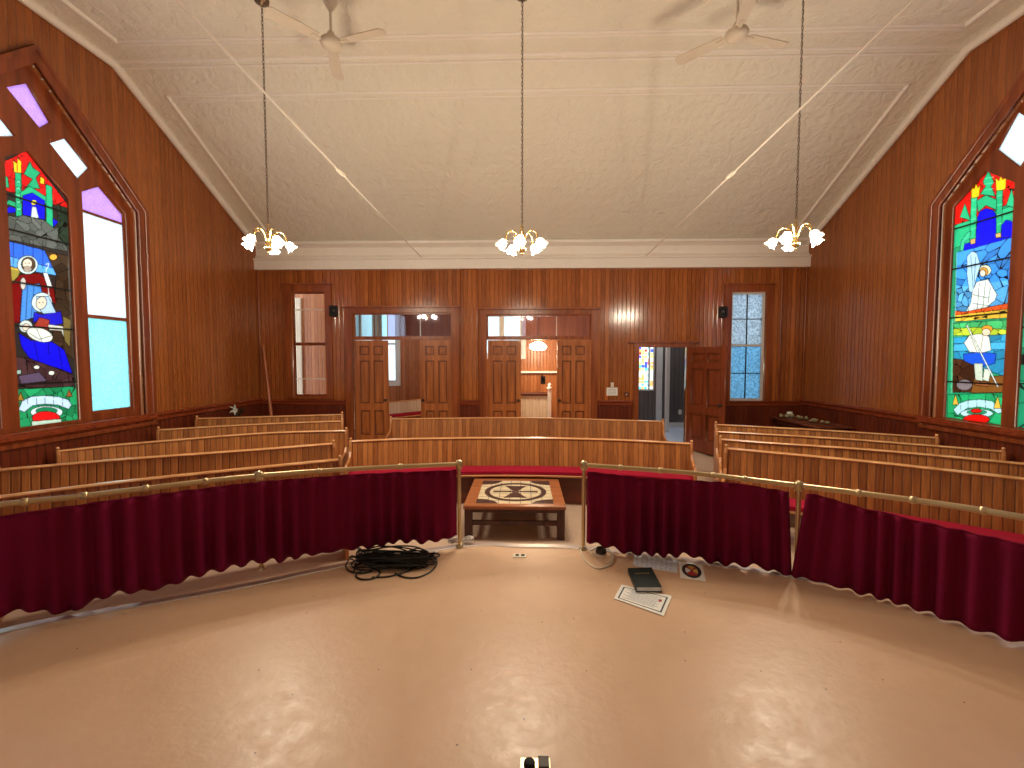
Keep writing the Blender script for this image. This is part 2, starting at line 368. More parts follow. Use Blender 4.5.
def thing(name, loc, label=None, cat=None, group=None):
    o = bpy.data.objects.new(name, None); o.empty_display_size = 0.1; COL.objects.link(o); o.location = loc
    if label: tag(o, label, cat, group)
    return o
def fixture(name, loc=(0, 0, 0)):
    o = thing(name, loc); o['kind'] = 'structure'; return o
def spline(pts, k=8):
    P = [Vector(p) for p in pts]; out = []
    for i in range(len(P) - 1):
        a = P[max(i - 1, 0)]; b_ = P[i]; c_ = P[i + 1]; d = P[min(i + 2, len(P) - 1)]
        for j in range(k):
            t = j / k
            out.append(0.5 * ((2 * b_) + (c_ - a) * t + (2 * a - 5 * b_ + 4 * c_ - d) * t * t + (3 * b_ - a - 3 * c_ + d) * t ** 3))
    out.append(P[-1]); return out

# ---------------------------------------------------------------- the room shell
XL, XR, YB, YF = -5.28, 5.42, 8.87, -3.2
WT = 0.16
BEND_Y, TOP_Z, EAVE_Z = 5.82, 5.69, 4.13
PZ = 0.33                                   # platform height
def ramp(y): return 0.04 * max(0.0, min(y, 9.0) - 5.5)

mb = MB(); ys = [YF - WT, 5.5, 9.0, 13.2]
fl = []
for y in ys: fl += [(-7.2, y, ramp(y)), (7.2, y, ramp(y))]
for y in ys: fl += [(-7.2, y, -0.2), (7.2, y, -0.2)]
fs = [(2 * i, 2 * i + 1, 2 * i + 3, 2 * i + 2) for i in range(3)] + [(8 + 2 * i, 8 + 2 * i + 2, 8 + 2 * i + 3, 8 + 2 * i + 1) for i in range(3)]
mb.add(fl, fs); struct(mb.build('floor', 'carpet_beige'))

# ceiling: flat centre, slope down to the back wall, slope down to the front
YF_B = 0.1
prof = [(YB + WT, EAVE_Z - 0.0815), (BEND_Y, TOP_Z), (YF_B, TOP_Z), (YF - WT, TOP_Z - (YF_B - YF) * 0.511)]
mb = MB(); k = len(prof)
vs = []
for x in (XL - WT, XR + WT):
    vs += [(x, y, z) for y, z in prof] + [(x, y, z + 0.12) for y, z in prof]
fs = []
for i in range(k - 1):
    fs += [(i, i + 1, 2 * k + i + 1, 2 * k + i), (k + i, 3 * k + i, 3 * k + i + 1, k + i + 1)]
mb.add(vs, fs); struct(mb.build('ceiling', 'tin_ceiling'))

# openings in the back wall (x, z metres at YB)
DL = (-3.40, -1.42, 0.12, 2.81); DR = (-0.74, 1.31, 0.12, 2.77); DC = (2.24, 3.19, 0.12, 2.13)
WI = (-4.62, -3.93, 1.14, 3.225); WR = (4.0, 4.665, 1.08, 3.19)
plate('wall_back', rect(XL - WT, XR + WT, -0.1, EAVE_Z), [rect(*q) for q in (DL, DR, DC, WI, WR)], WT,
      (0, YB + WT, 0), (1, 0, 0), (0, 0, 1), 'wall_boards', kind='structure')

# gable windows, both side walls alike: (y, z) outlines
HEAD = 0.975
def gable_outline(y0, y1, z0, zs):          # pointed frame
    ym = (y0 + y1) / 2; return [(y0, z0), (y1, z0), (y1, zs), (ym, zs + (y1 - ym) * HEAD), (y0, zs)]
GW_Y0, GW_Y1, GW_Z0, GW_ZS = 3.64, 6.10, 1.10, 3.88
LANC = {'far': [(5.30, 1.225), (5.90, 1.225), (5.90, 3.80), (5.555, 4.06), (5.30, 3.90)],
        'mid': [(4.52, 1.175), (5.16, 1.175), (5.16, 3.74), (4.75, 4.09), (4.52, 3.93)],
        'near': [(3.78, 1.19), (4.36, 1.19), (4.36, 3.90), (4.10, 4.06), (3.78, 3.80)]}
PANE_IN = 0.085
STRIPS = {'white': [(4.975, 4.275), (5.28, 4.00), (5.43, 4.195), (5.16, 4.42)],
          'violet': [(4.575, 4.64), (4.88, 4.385), (5.0, 4.51), (4.785, 4.805)],
          'near_white': [(4.26, 4.0), (4.64, 4.19), (4.53, 4.30), (4.30, 4.42)]}
def behind(d, X): k = 1 + PANE_IN / abs(X); return {n: [(y * k, CZ + (z - CZ) * k) for y, z in q] for n, q in d.items()}
LANC_R = {'far': [(5.20, 1.145), (5.90, 1.145), (5.91, 3.80), (5.53, 4.085), (5.20, 3.83)],
          'mid': [(4.40, 1.145), (5.06, 1.145), (5.06, 3.74), (4.75, 4.09), (4.40, 3.93)], 'near': LANC['near']}
STRIPS_R = dict(STRIPS); STRIPS_R['white'] = [(4.95, 4.28), (5.16, 3.97), (5.42, 4.28), (5.22, 4.60)]
GLASS = {XL: (behind(LANC, XL), behind(STRIPS, XL)), XR: (behind(LANC_R, XR), behind(STRIPS_R, XR))}
def side_profile():
    return [(YF - WT, -0.1), (YB, -0.1), (YB, EAVE_Z), (BEND_Y, TOP_Z), (YF_B, TOP_Z), (YF - WT, TOP_Z - (YF_B - YF) * 0.511)]
hole = gable_outline(GW_Y0, GW_Y1, GW_Z0, GW_ZS)
FILL_WIN = [rect(-2.4, -0.4, 1.3, 3.9)]
# left wall: (u=y, v=z); plate depth runs along u x v = (0,1,0)x(0,0,1) = +x
plate('wall_left', side_profile(), [hole] + FILL_WIN, WT, (XL - WT, 0, 0), (0, 1, 0), (0, 0, 1), 'side_boards', kind='structure')
plate('wall_right', side_profile(), [hole] + FILL_WIN, WT, (XR, 0, 0), (0, 1, 0), (0, 0, 1), 'side_boards', kind='structure')
plate('wall_front', rect(XL - WT, XR + WT, -0.1, TOP_Z - (YF_B - YF) * 0.511 + 0.1), [], WT, (0, YF, 0), (1, 0, 0), (0, 0, 1), 'wall_plaster', kind='structure')

# cornice and mouldings
mb = MB(); mb.prism([(YB, 3.645), (YB - 0.10, 3.645), (YB - 0.105, 3.82), (YB - 0.13, 3.835), (YB - 0.13, 3.86), (YB - 0.075, 3.875), (YB - 0.03, 3.93), (YB - 0.03, 4.07), (YB - 0.16, 4.12), (YB - 0.17, 4.16), (YB - 0.14, 4.185), (YB, 4.14)],
                    XL + 0.001, XR - 0.001, Matrix(((0, 0, 1, 0), (1, 0, 0, 0), (0, 1, 0, 0), (0, 0, 0, 1))))
struct(mb.build('trim_1', 'cream_trim'))
SL = math.atan2(TOP_Z - EAVE_Z, YB - BEND_Y)
def slope_z(y): return TOP_Z - max(0, y - BEND_Y) * math.tan(SL)
def strip_path(name, pts, w=0.07, h=0.03):
    """half-round strip run along a path on the ceiling"""
    mb = MB(); mb.tube([Vector(p) for p in pts], [h * 1.0] * len(pts), 8); return struct(mb.build(name, 'cream_trim'))
tn = 2
for sgn, X in ((-1, XL), (1, XR)):
    e = X - sgn * 0.035
    strip_path('trim_%d' % tn, [(e, YB - 0.06, slope_z(YB - 0.06) - 0.045), (e, BEND_Y, TOP_Z - 0.03), (e, YF_B, TOP_Z - 0.03)], h=0.055); tn += 1
    e = X - sgn * 0.40
    strip_path('trim_%d' % tn, [(e, YB - 0.1, slope_z(YB - 0.1)), (e, 6.22, slope_z(6.22))], h=0.03); tn += 1
    strip_path('trim_%d' % tn, [(e, 5.46, TOP_Z), (e, 1.0, TOP_Z)], h=0.03); tn += 1
for y, h in ((6.22, 0.022), (BEND_Y, 0.026), (5.46, 0.02)):
    e0, e1 = (XL, XR) if y == BEND_Y else (XL + 0.4, XR - 0.4)
    mb = MB(); zc = slope_z(y)
    mb.tube([(e0, y, zc), (e1, y, zc)], h, 8); mb.tube([(e0, y + 0.07, slope_z(y + 0.07)), (e1, y + 0.07, slope_z(y + 0.07))], h * 0.7, 8)
    struct(mb.build('trim_%d' % tn, 'cream_trim')); tn += 1

# wainscot and cap rails
CAPZ = 1.055
def wains(x0, x1):
    global tn
    mb = MB(); mb.box(x0, x1, YB - 0.03, YB - 0.001, ramp(YB), CAPZ); struct(mb.build('trim_%d' % tn, 'wainscot_boards')); tn += 1
    mb = MB(); mb.box(x0, x1, YB - 0.075, YB - 0.001, CAPZ, CAPZ + 0.035); mb.box(x0, x1, YB - 0.05, YB - 0.001, CAPZ - 0.06, CAPZ)
    struct(mb.build('trim_%d' % tn, 'rail_wood', bevel=0.008)); tn += 1
wains(XL, DL[0] - 0.16); wains(DL[1] + 0.15, DR[0] - 0.13); wains(DR[1] + 0.14, DC[0] - 0.12); wains(DC[1] + 0.14, XR)
for X, s in ((XL, 1), (XR, -1)):
    a, b_ = sorted((X + s * 0.001, X + s * 0.03))
    mb = MB(); mb.box(a, b_, YF, YB, 0, 1.09)
    struct(mb.build('trim_%d' % tn, 'wainscot_boards')); tn += 1
    a, b_ = sorted((X + s * 0.001, X + s * 0.085))
    mb = MB(); mb.box(a, b_, YF, YB, 1.09, 1.13); a, b_ = sorted((X + s * 0.001, X + s * 0.055)); mb.box(a, b_, YF, YB, 1.02, 1.09)
    struct(mb.build('trim_%d' % tn, 'rail_wood', bevel=0.008)); tn += 1
# pier strip between the double doors, vertical corner beads
for x0, x1 in ((-1.235, -0.905),):
    mb = MB(); mb.box(x0, x1, YB - 0.05, YB - 0.001, CAPZ + 0.035, 3.66); struct(mb.build('trim_%d' % tn, 'wall_boards', bevel=0.006)); tn += 1
for x in (XL + 0.015, XR - 0.015, 4.95):
    mb = MB(); mb.tube([(x, YB - 0.012, CAPZ), (x, YB - 0.012, 3.66)], 0.016, 8); struct(mb.build('trim_%d' % tn, 'casing_wood')); tn += 1

# door casings on the back wall
def casing(op, w, head, cap=0.0, d=0.035):
    global tn
    x0, x1, z0, z1 = op
    outer = [(x0 - w, z0 - 0.1), (x0, z0 - 0.1), (x0, z1), (x1, z1), (x1, z0 - 0.1), (x1 + w, z0 - 0.1), (x1 + w, z1 + head), (x0 - w, z1 + head)]
    o = plate('trim_%d' % tn, outer, [], d, (0, YB, 0), (1, 0, 0), (0, 0, 1), 'casing_wood', kind='structure')
    for v in o.data.vertices: v.co.y = YB - 0.001 - (v.co.y - (YB - d)) if False else v.co.y
    tn += 1
    mb = MB(); mb.box(x0 - w - 0.03 - cap, x1 + w + 0.03 + cap, YB - d - 0.035, YB - 0.001, z1 + head, z1 + head + 0.035)
    struct(mb.build('trim_%d' % tn, 'casing_wood', bevel=0.006)); tn += 1
casing(DL, 0.15, 0.09); casing(DR, 0.13, 0.09); casing(DC, 0.1, 0.08, 0.08)
for op in (WI, WR):
    x0, x1, z0, z1 = op; w = 0.13
    plate('trim_%d' % tn, rect(x0 - w, x1 + w, z0 - 0.03, z1 + w), [rect(*op)], 0.035, (0, YB, 0), (1, 0, 0), (0, 0, 1), 'casing_wood', kind='structure'); tn += 1
    mb = MB(); mb.box(x0 - w - 0.02, x1 + w + 0.02, YB - 0.06, YB - 0.001, z1 + w, z1 + w + 0.03); struct(mb.build('trim_%d' % tn, 'casing_wood', bevel=0.005)); tn += 1
# reveals are the thickness of the wall itself

# ---------------------------------------------------------------- windows
def flat_pane(name, poly, origin, ud, vd, mat, parent, th=0.006):
    return plate(name, poly, [], th, origin, ud, vd, mat, parent)
def inset(poly, d):
    c = Vector((sum(p[0] for p in poly) / len(poly), sum(p[1] for p in poly) / len(poly))); out = []
    n = len(poly)
    area = sum(poly[i][0] * poly[(i + 1) % n][1] - poly[(i + 1) % n][0] * poly[i][1] for i in range(n)); s = 1 if area > 0 else -1
    for i in range(n):
        a, b_, c_ = Vector(poly[i - 1]), Vector(poly[i]), Vector(poly[(i + 1) % n])
        e1 = (b_ - a).normalized(); e2 = (c_ - b_).normalized()
        n1 = Vector((-e1.y, e1.x)) * s; n2 = Vector((-e2.y, e2.x)) * s
        bi = (n1 + n2); bi = bi / max(0.2, bi.dot(n1)); out.append(tuple(b_ + bi * d))
    return out

# painter for the leaded pictures: colours laid on a fine grid of glass
class Painter:
    def __init__(s, poly, step=0.0045):
        ys = [p[0] for p in poly]; zs = [p[1] for p in poly]
        s.y0, s.y1, s.z0, s.z1 = min(ys) - 0.01, max(ys) + 0.01, min(zs) - 0.01, max(zs) + 0.01
        s.nx = int((s.y1 - s.y0) / step) + 1; s.nz = int((s.z1 - s.z0) / step) + 1
        s.Y, s.Z = np.meshgrid(np.linspace(s.y0, s.y1, s.nx), np.linspace(s.z0, s.z1, s.nz))
        s.C = np.zeros((s.nz, s.nx, 3)); s.poly = poly
        rs = np.random.RandomState(3); s.n = rs
    def inside(s, P):
        r = np.zeros(s.Y.shape, bool); n = len(P)
        for i in range(n):
            (x1, y1), (x2, y2) = P[i], P[(i + 1) % n]
            if y1 == y2: continue
            c = ((s.Z >= min(y1, y2)) & (s.Z < max(y1, y2)) & (s.Y < x1 + (s.Z - y1) * (x2 - x1) / (y2 - y1))); r ^= c
        return r
    def line(s, P, w=0.007, col=(0.006, 0.006, 0.006), closed=False):
        w *= 0.72
        n = len(P)
        for i in range(n if closed else n - 1):
            (x1, y1), (x2, y2) = P[i], P[(i + 1) % n]; dx, dy = x2 - x1, y2 - y1; l2 = dx * dx + dy * dy + 1e-12
            t = np.clip(((s.Y - x1) * dx + (s.Z - y1) * dy) / l2, 0, 1)
            s.C[np.hypot(s.Y - x1 - t * dx, s.Z - y1 - t * dy) < w / 2] = col
    def fill(s, P, col, lead=0.007, var=0.1):
        m = s.inside(P); s.C[m] = np.array(col) * (1 + var * s.n.uniform(-1, 1))
        if lead: s.line(P, lead, closed=True)
    def leads(s, P, n, seed, w=0.006):
        w *= 0.55
        """random leading: boundaries between scattered cells inside P"""
        rs = np.random.RandomState(seed); m = s.inside(P); ys = [p[0] for p in P]; zs = [p[1] for p in P]
        sd = np.stack([rs.uniform(min(ys), max(ys), n), rs.uniform(min(zs), max(zs), n)], 1)
        d = np.hypot(s.Y[..., None] - sd[:, 0], s.Z[..., None] - sd[:, 1]); ds = np.sort(d, -1); idx = d.argmin(-1)
        f = rs.uniform(0.7, 1.3, n)[idx]; s.C[m] *= f[m][:, None]
        s.C[m & (ds[..., 1] - ds[..., 0] < w)] = (0.01, 0.01, 0.01)
    def build(s, name, x, parent):
        keep = s.inside(inset(s.poly, -0.008)); idx = -np.ones(s.Y.shape, int)
        quad = keep[:-1, :-1] & keep[1:, :-1] & keep[:-1, 1:] & keep[1:, 1:]
        used = np.zeros(s.Y.shape, bool)
        for a in (0, 1):
            for b_ in (0, 1): used[a:s.nz - 1 + a, b_:s.nx - 1 + b_] |= quad
        idx[used] = np.arange(used.sum()); off = parent_loc(parent)
        vs = np.stack([np.full(used.sum(), x) - off.x, s.Y[used] - off.y, s.Z[used] - off.z], 1)
        r, c = np.nonzero(quad)
        fs = np.stack([idx[r, c], idx[r, c + 1], idx[r + 1, c + 1], idx[r + 1, c]], 1)
        me = bpy.data.meshes.new(name); me.from_pydata(vs.tolist(), [], fs.tolist())
        at = me.color_attributes.new('glass', 'FLOAT_COLOR', 'POINT'); cc = np.ones((len(vs), 4), np.float32); cc[:, :3] = np.clip(s.C[used], 0, 1) ** 0.7 * 0.8
        at.data.foreach_set('color', cc.ravel())
        return link(name, me, 'stained', parent, solid=0.005)
def ell(c, rx, ry, rot=0, n=22):
    return [(c[0] + rx * math.cos(t) * math.cos(rot) - ry * math.sin(t) * math.sin(rot), c[1] + rx * math.cos(t) * math.sin(rot) + ry * math.sin(t) * math.cos(rot)) for t in (2 * PI * i / n for i in range(n))]

def scene_left(p):
    q = lambda x, y: (lambda v: (v.y, v.z))(bp(x, y, 0, XL - PANE_IN))
    A = lambda *pts: [q(x / 5.12, 140 + y / 5.12) for x, y in pts]
    B = lambda *pts: [q(x / 3.84, 230 + y / 3.84) for x, y in pts]
    Bc = lambda x, y, rx, ry, rot=0: [q(a / 3.84, 230 + b / 3.84) for a, b in ell((x, y), rx, ry, rot)]
    Ac = lambda x, y, rx, ry: [q(a / 5.12, 140 + b / 5.12) for a, b in ell((x, y), rx, ry)]
    p.C[:] = (0.07, 0.055, 0.045)
    RED, GRN, BLU, YEL = (0.9, 0.03, 0.03), (0.05, 0.5, 0.26), (0.015, 0.02, 0.85), (1, 0.68, 0.05)
    p.fill(A((-20, 130), (130, 55), (370, 360), (-20, 245)), RED); p.leads(A((-20, 130), (130, 55), (370, 360), (-20, 245)), 26, 5)
    for c in ([(5, 160), (40, 195), (45, 245), (0, 240)], [(152, 108), (120, 175), (165, 200), (130, 245), (205, 250), (182, 195), (206, 168), (166, 140)], [(75, 165), (108, 165), (112, 405), (80, 390)],
              [(233, 225), (266, 240), (272, 465), (236, 440)], [(100, 270), (150, 235), (235, 290), (235, 330), (150, 290), (105, 320)], [(10, 330), (45, 305), (80, 320), (80, 345), (40, 330), (15, 375)]):
        p.fill(A(*c), GRN)
    for y in (205, 240, 275, 310, 345): p.fill(A((82, y), (104, y + 4), (104, y + 18), (84, y + 14)), (0.2, 0.75, 0.45), 0.004)
    p.fill(A((65, 105), (85, 120), (88, 92), (108, 110), (108, 170), (70, 165)), YEL); p.fill(A((205, 185), (226, 200), (226, 228), (203, 222)), YEL); p.line(A((87, 100), (87, 168)), 0.01, RED)
    p.fill(A((115, 285), (165, 270), (228, 310), (228, 408), (115, 382)), BLU); p.fill(A((20, 362), (48, 340), (78, 350), (78, 372), (20, 375)), BLU); p.fill(A((268, 400), (300, 420), (272, 445)), BLU)
    p.fill(Ac(172, 320, 15, 14), (1, 0.8, 0.15)); p.fill(A((163, 340), (184, 343), (198, 402), (156, 395)), (0.75, 0.78, 0.7))
    G = A((20, 378), (80, 395), (115, 385), (228, 412), (272, 450), (345, 440), (345, 572), (20, 505)); p.fill(G, (0.2, 0.2, 0.17)); p.leads(G, 24, 8)
    p.fill(A((290, 330), (350, 350), (350, 560), (300, 500)), (0.06, 0.1, 0.06)); p.leads(A((290, 330), (350, 350), (350, 560), (300, 500)), 12, 2)
    # the picture
    S = B((15, 38), (225, 92), (225, 165), (15, 135)); p.fill(S, (0.07, 0.22, 0.75)); p.fill(B((15, 95), (80, 112), (215, 150), (215, 175), (15, 138)), (0.2, 0.5, 0.9)); 
    for x in (50, 88, 126, 164): p.line(B((x, 40), (x, 150)), 0.006)
    p.fill(B((20, 135), (80, 150), (60, 205), (20, 200)), (0.5, 0.4, 0.1)); p.line(B((22, 142), (75, 155)), 0.016, (0.95, 0.6, 0.1))
    R = B((170, 78), (265, 100), (285, 500), (200, 430), (215, 170)); p.fill(R, (0.1, 0.06, 0.035)); p.leads(R, 24, 11)
    p.fill(Bc(204, 104, 15, 12), (0.95, 0.5, 0.1))
    p.fill(B((45, 205), (75, 172), (150, 165), (205, 215), (215, 285), (140, 240), (80, 262), (76, 355), (42, 360), (30, 262)), (0.3, 0.02, 0.02))
    p.fill(B((85, 212), (152, 205), (165, 255), (132, 335), (76, 355)), (0.15, 0.38, 0.75)); p.line(B((105, 215), (98, 345)), 0.006); p.line(B((130, 212), (118, 340)), 0.006)
    p.fill(Bc(105, 134, 40, 36), (0.72, 0.78, 0.72)); p.fill(Bc(108, 132, 27, 28), (0.16, 0.09, 0.05)); p.fill(Bc(104, 130, 19, 20), (0.85, 0.7, 0.55)); p.fill(Bc(105, 150, 16, 12), (0.5, 0.4, 0.32), 0.004)
    for a in (-7, 7): p.fill(Bc(104 + a, 127, 3, 2), (0.05, 0.03, 0.02), 0)
    p.line(B((104, 128), (102, 136)), 0.005, (0.4, 0.25, 0.2))
    p.line(B((176, 132), (186, 128), (184, 142), (176, 150), (192, 290)), 0.014, (0.85, 0.85, 0.8)); p.fill(B((163, 162), (182, 165), (200, 218), (180, 215)), (0.85, 0.85, 0.78))
    p.fill(Bc(88, 206, 11, 24), (0.8, 0.7, 0.6))
    p.fill(B((130, 315), (160, 325), (232, 312), (242, 358), (205, 368), (150, 345), (125, 358)), (0.03, 0.03, 0.55)); p.fill(B((150, 335), (190, 345), (185, 385), (130, 370)), (0.45, 0.08, 0.05))
    p.fill(Bc(160, 278, 40, 38), (0.74, 0.8, 0.74)); p.fill(B((140, 255), (185, 255), (215, 318), (165, 322), (140, 290)), (0.55, 0.68, 0.85)); p.fill(Bc(158, 280, 20, 25, 0.4), (0.86, 0.7, 0.55))
    for a in (-7, 6): p.fill(Bc(158 + a, 278, 3, 2), (0.05, 0.03, 0.02), 0)
    SK = B((70, 395), (120, 425), (200, 430), (246, 460), (278, 552), (215, 528), (160, 520), (110, 490), (82, 450)); p.fill(SK, (0.02, 0.02, 0.7)); p.line(B((130, 430), (150, 515)), 0.006); p.line(B((185, 432), (190, 522)), 0.006); p.line(B((225, 450), (240, 540)), 0.006)
    p.fill(Bc(98, 370, 26, 24), (0.72, 0.74, 0.66)); p.fill(Bc(100, 374, 15, 14), (0.86, 0.7, 0.55)); p.fill(Bc(152, 402, 52, 26, 0.3), (0.8, 0.78, 0.68)); p.line(B((110, 395), (150, 420), (200, 405)), 0.006); p.line(B((140, 380), (160, 425)), 0.006)
    p.fill(B((182, 362), (245, 370), (256, 420), (242, 410), (235, 388), (188, 384)), (0.82, 0.76, 0.64)); p.fill(B((240, 330), (272, 345), (268, 450), (246, 425)), (0.3, 0.22, 0.08))
    GR = B((48, 485), (110, 492), (215, 530), (285, 560), (288, 612), (55, 600)); p.fill(GR, (0.12, 0.06, 0.06)); p.leads(GR, 22, 4); p.fill(B((70, 560), (150, 545), (180, 580), (80, 592)), (0.2, 0.14, 0.2))
    p.fill(Bc(140, 527, 12, 8), (0.85, 0.8, 0.7)); p.fill(Bc(197, 549, 12, 9), (0.85, 0.8, 0.7)); p.fill(B((55, 540), (80, 536), (82, 552), (58, 556)), (0.5, 0.6, 0.5))
    # dedication panel at the foot
    P = B((50, 612), (295, 600), (300, 765), (60, 770)); p.fill(P, (0.04, 0.36, 0.16)); p.leads(P, 30, 6)
    p.fill(B((70, 690), (85, 655), (120, 640), (170, 636), (225, 640), (262, 652), (275, 672), (262, 688), (222, 672), (170, 668), (125, 674), (92, 700)), (0.66, 0.76, 0.84)); 
    for x in (105, 140, 172, 205, 240): p.line(B((x, 636), (x, 676)), 0.005)
    p.fill(Bc(178, 700, 62, 24), (0.75, 0.8, 0.78)); p.fill(Bc(178, 694, 42, 13), (0.03, 0.3, 0.14)); p.fill(Bc(176, 722, 54, 26), (0.8, 0.03, 0.03)); p.fill(B((120, 735), (235, 725), (238, 748), (120, 758)), (0.6, 0.7, 0.55))
    p.fill(B((65, 655), (78, 622), (92, 655)), (0.5, 0.28, 0.06)); p.fill(B((252, 640), (265, 612), (278, 640)), (0.4, 0.16, 0.06))
    for y0, y1 in (((283, 130), (292, 610)),): p.line(B(y0, y1), 0.022, (0.25, 0.45, 0.3)); p.line(B(y0, y1), 0.006)
def scene_right(p):
    q = lambda x, y: (lambda v: (v.y, v.z))(bp(x, y, 0, XR + PANE_IN))
    Cc = lambda *pts: [q(930 + x / 4.267, 100 + y / 4.267) for x, y in pts]
    D = lambda *pts: [q(930 + x / 4.04, 250 + y / 4.04) for x, y in pts]
    Dc = lambda x, y, rx, ry, rot=0: [q(930 + a / 4.04, 250 + b / 4.04) for a, b in ell((x, y), rx, ry, rot)]
    p.C[:] = (0.05, 0.42, 0.22)
    RED, GRN, BLU, YEL = (0.95, 0.03, 0.02), (0.06, 0.55, 0.28), (0.012, 0.015, 0.85), (1, 0.7, 0.04)
    p.fill(Cc((90, 450), (255, 290), (385, 345), (385, 420), (90, 560)), RED); p.leads(Cc((90, 450), (255, 290), (385, 345), (385, 420), (90, 560)), 24, 3)
    p.fill(Cc((90, 540), (385, 440), (385, 520), (90, 640)), GRN)
    for c in ([(250, 298), (226, 350), (238, 368), (214, 402), (282, 412), (262, 370), (274, 350)], [(150, 440), (128, 500), (175, 515)], [(350, 375), (326, 450), (368, 462)],
              [(176, 405), (203, 400), (196, 600), (170, 606)], [(284, 388), (312, 384), (306, 580), (280, 586)], [(200, 430), (240, 405), (285, 425), (285, 470), (240, 450), (205, 480)]): p.fill(Cc(*c), GRN)
    for y in (335, 360, 385): p.line(Cc((232, y), (270, y - 6)), 0.012, (0.2, 0.75, 0.45))
    for y in (430, 470, 510, 550): p.line(Cc((178, y), (198, y - 4)), 0.012, (0.25, 0.75, 0.45)); p.line(Cc((288, y - 20), (308, y - 24)), 0.012, (0.25, 0.75, 0.45))
    p.fill(Cc((176, 365), (190, 380), (197, 350), (206, 375), (216, 360), (210, 412), (178, 420)), YEL); p.fill(Cc((280, 330), (295, 345), (303, 318), (312, 340), (328, 325), (322, 382), (284, 388)), YEL)
    p.fill(Cc((203, 500), (215, 475), (240, 462), (270, 470), (283, 490), (283, 590), (330, 585), (355, 590), (140, 645), (132, 620), (196, 600)), BLU); p.fill(Cc((306, 535), (325, 512), (345, 515), (372, 540), (372, 590), (304, 585)), BLU)
    p.fill(Cc((128, 640), (135, 600), (160, 565), (176, 560), (170, 590), (150, 605), (142, 650)), (0.1, 0.6, 0.35)); p.fill(Cc((172, 595), (195, 590), (195, 612), (174, 616)), (0.8, 0.5, 0.2)); p.fill(Cc((280, 570), (304, 566), (304, 585), (282, 588)), (0.8, 0.5, 0.2))
    SKY = D((105, 10), (150, 0), (335, -52), (330, 232), (98, 255)); p.fill(SKY, (0.1, 0.36, 0.74)); p.fill(D((110, 150), (330, 120), (330, 232), (100, 255)), (0.2, 0.52, 0.8), 0); p.leads(SKY, 42, 9, 0.009)
    p.fill(D((150, 25), (170, 5), (190, 12), (205, 60), (190, 110), (172, 175), (158, 165), (150, 100)), (0.55, 0.72, 0.82)); p.line(D((165, 20), (175, 150)), 0.006); p.line(D((185, 30), (180, 130)), 0.006)
    p.fill(Dc(224, 82, 24, 22), (0.85, 0.8, 0.55)); p.fill(Dc(218, 88, 17, 18), (0.75, 0.4, 0.1)); p.fill(Dc(214, 94, 12, 14), (0.9, 0.75, 0.6))
    p.fill(D((190, 128), (236, 118), (272, 180), (262, 205), (240, 222), (190, 272), (136, 266), (165, 215), (172, 165)), (0.78, 0.8, 0.7)); 
    for a in (((200, 135), (190, 260)), ((225, 130), (215, 235)), ((245, 150), (235, 215)), ((172, 180), (240, 195)), ((170, 215), (235, 225))): p.line(D(*a), 0.006)
    p.fill(D((98, 245), (140, 250), (330, 212), (330, 246), (98, 268)), (0.85, 0.16, 0.04)); p.fill(D((98, 264), (330, 236), (330, 272), (98, 290)), (0.95, 0.62, 0.1)); p.leads(D((98, 245), (330, 212), (330, 272), (98, 290)), 16, 7)
    p.fill(D((96, 296), (330, 280), (330, 345), (96, 358)), (0.12, 0.5, 0.2)); p.fill(D((96, 318), (180, 312), (300, 320), (330, 330), (330, 345), (96, 345)), (0.55, 0.62, 0.08)); p.leads(D((96, 296), (330, 280), (330, 345), (96, 358)), 14, 12)
    T = D((96, 352), (330, 340), (330, 520), (96, 440)); p.fill(T, (0.08, 0.42, 0.6)); p.leads(T, 18, 13); p.fill(D((96, 380), (330, 370), (330, 400), (96, 410)), (0.15, 0.55, 0.75))
    p.fill(D((90, 438), (190, 450), (182, 575), (85, 575)), (0.14, 0.06, 0.03)); p.leads(D((90, 438), (190, 450), (182, 575), (85, 575)), 10, 4); p.fill(D((180, 515), (330, 505), (330, 575), (165, 578)), (0.3, 0.14, 0.04)); p.fill(Dc(140, 545, 32, 22), (0.3, 0.24, 0.24))
    p.fill(D((135, 420), (200, 412), (268, 418), (264, 458), (200, 475), (138, 448)), (0.04, 0.16, 0.65))
    p.fill(D((138, 375), (160, 345), (200, 338), (240, 350), (248, 405), (215, 415), (160, 412)), (0.82, 0.78, 0.64)); p.line(D((165, 350), (190, 410)), 0.006); p.line(D((215, 345), (205, 410)), 0.006)
    p.fill(Dc(232, 318, 22, 14), (0.85, 0.38, 0.06)); p.fill(Dc(228, 332, 17, 15), (0.86, 0.7, 0.52))
    p.fill(D((178, 458), (214, 458), (214, 530), (184, 525)), (0.72, 0.74, 0.6)); p.fill(D((220, 478), (248, 485), (238, 532), (214, 525)), (0.72, 0.74, 0.6)); p.fill(D((188, 530), (240, 535), (238, 552), (180, 545)), (0.5, 0.2, 0.08))
    p.line(D((150, 305), (275, 552)), 0.03); p.line(D((150, 305), (275, 552)), 0.02, (0.82, 0.82, 0.76))
    P = D((70, 585), (320, 575), (320, 740), (70, 740)); p.fill(P, (0.05, 0.46, 0.2)); p.leads(P, 28, 16)
    p.fill(D((95, 645), (118, 620), (150, 608), (200, 603), (250, 610), (285, 632), (293, 655), (278, 662), (245, 642), (200, 634), (150, 640), (112, 668)), (0.6, 0.82, 0.82))
    for x in (125, 155, 190, 225, 260): p.line(D((x, 603), (x, 645)), 0.005)
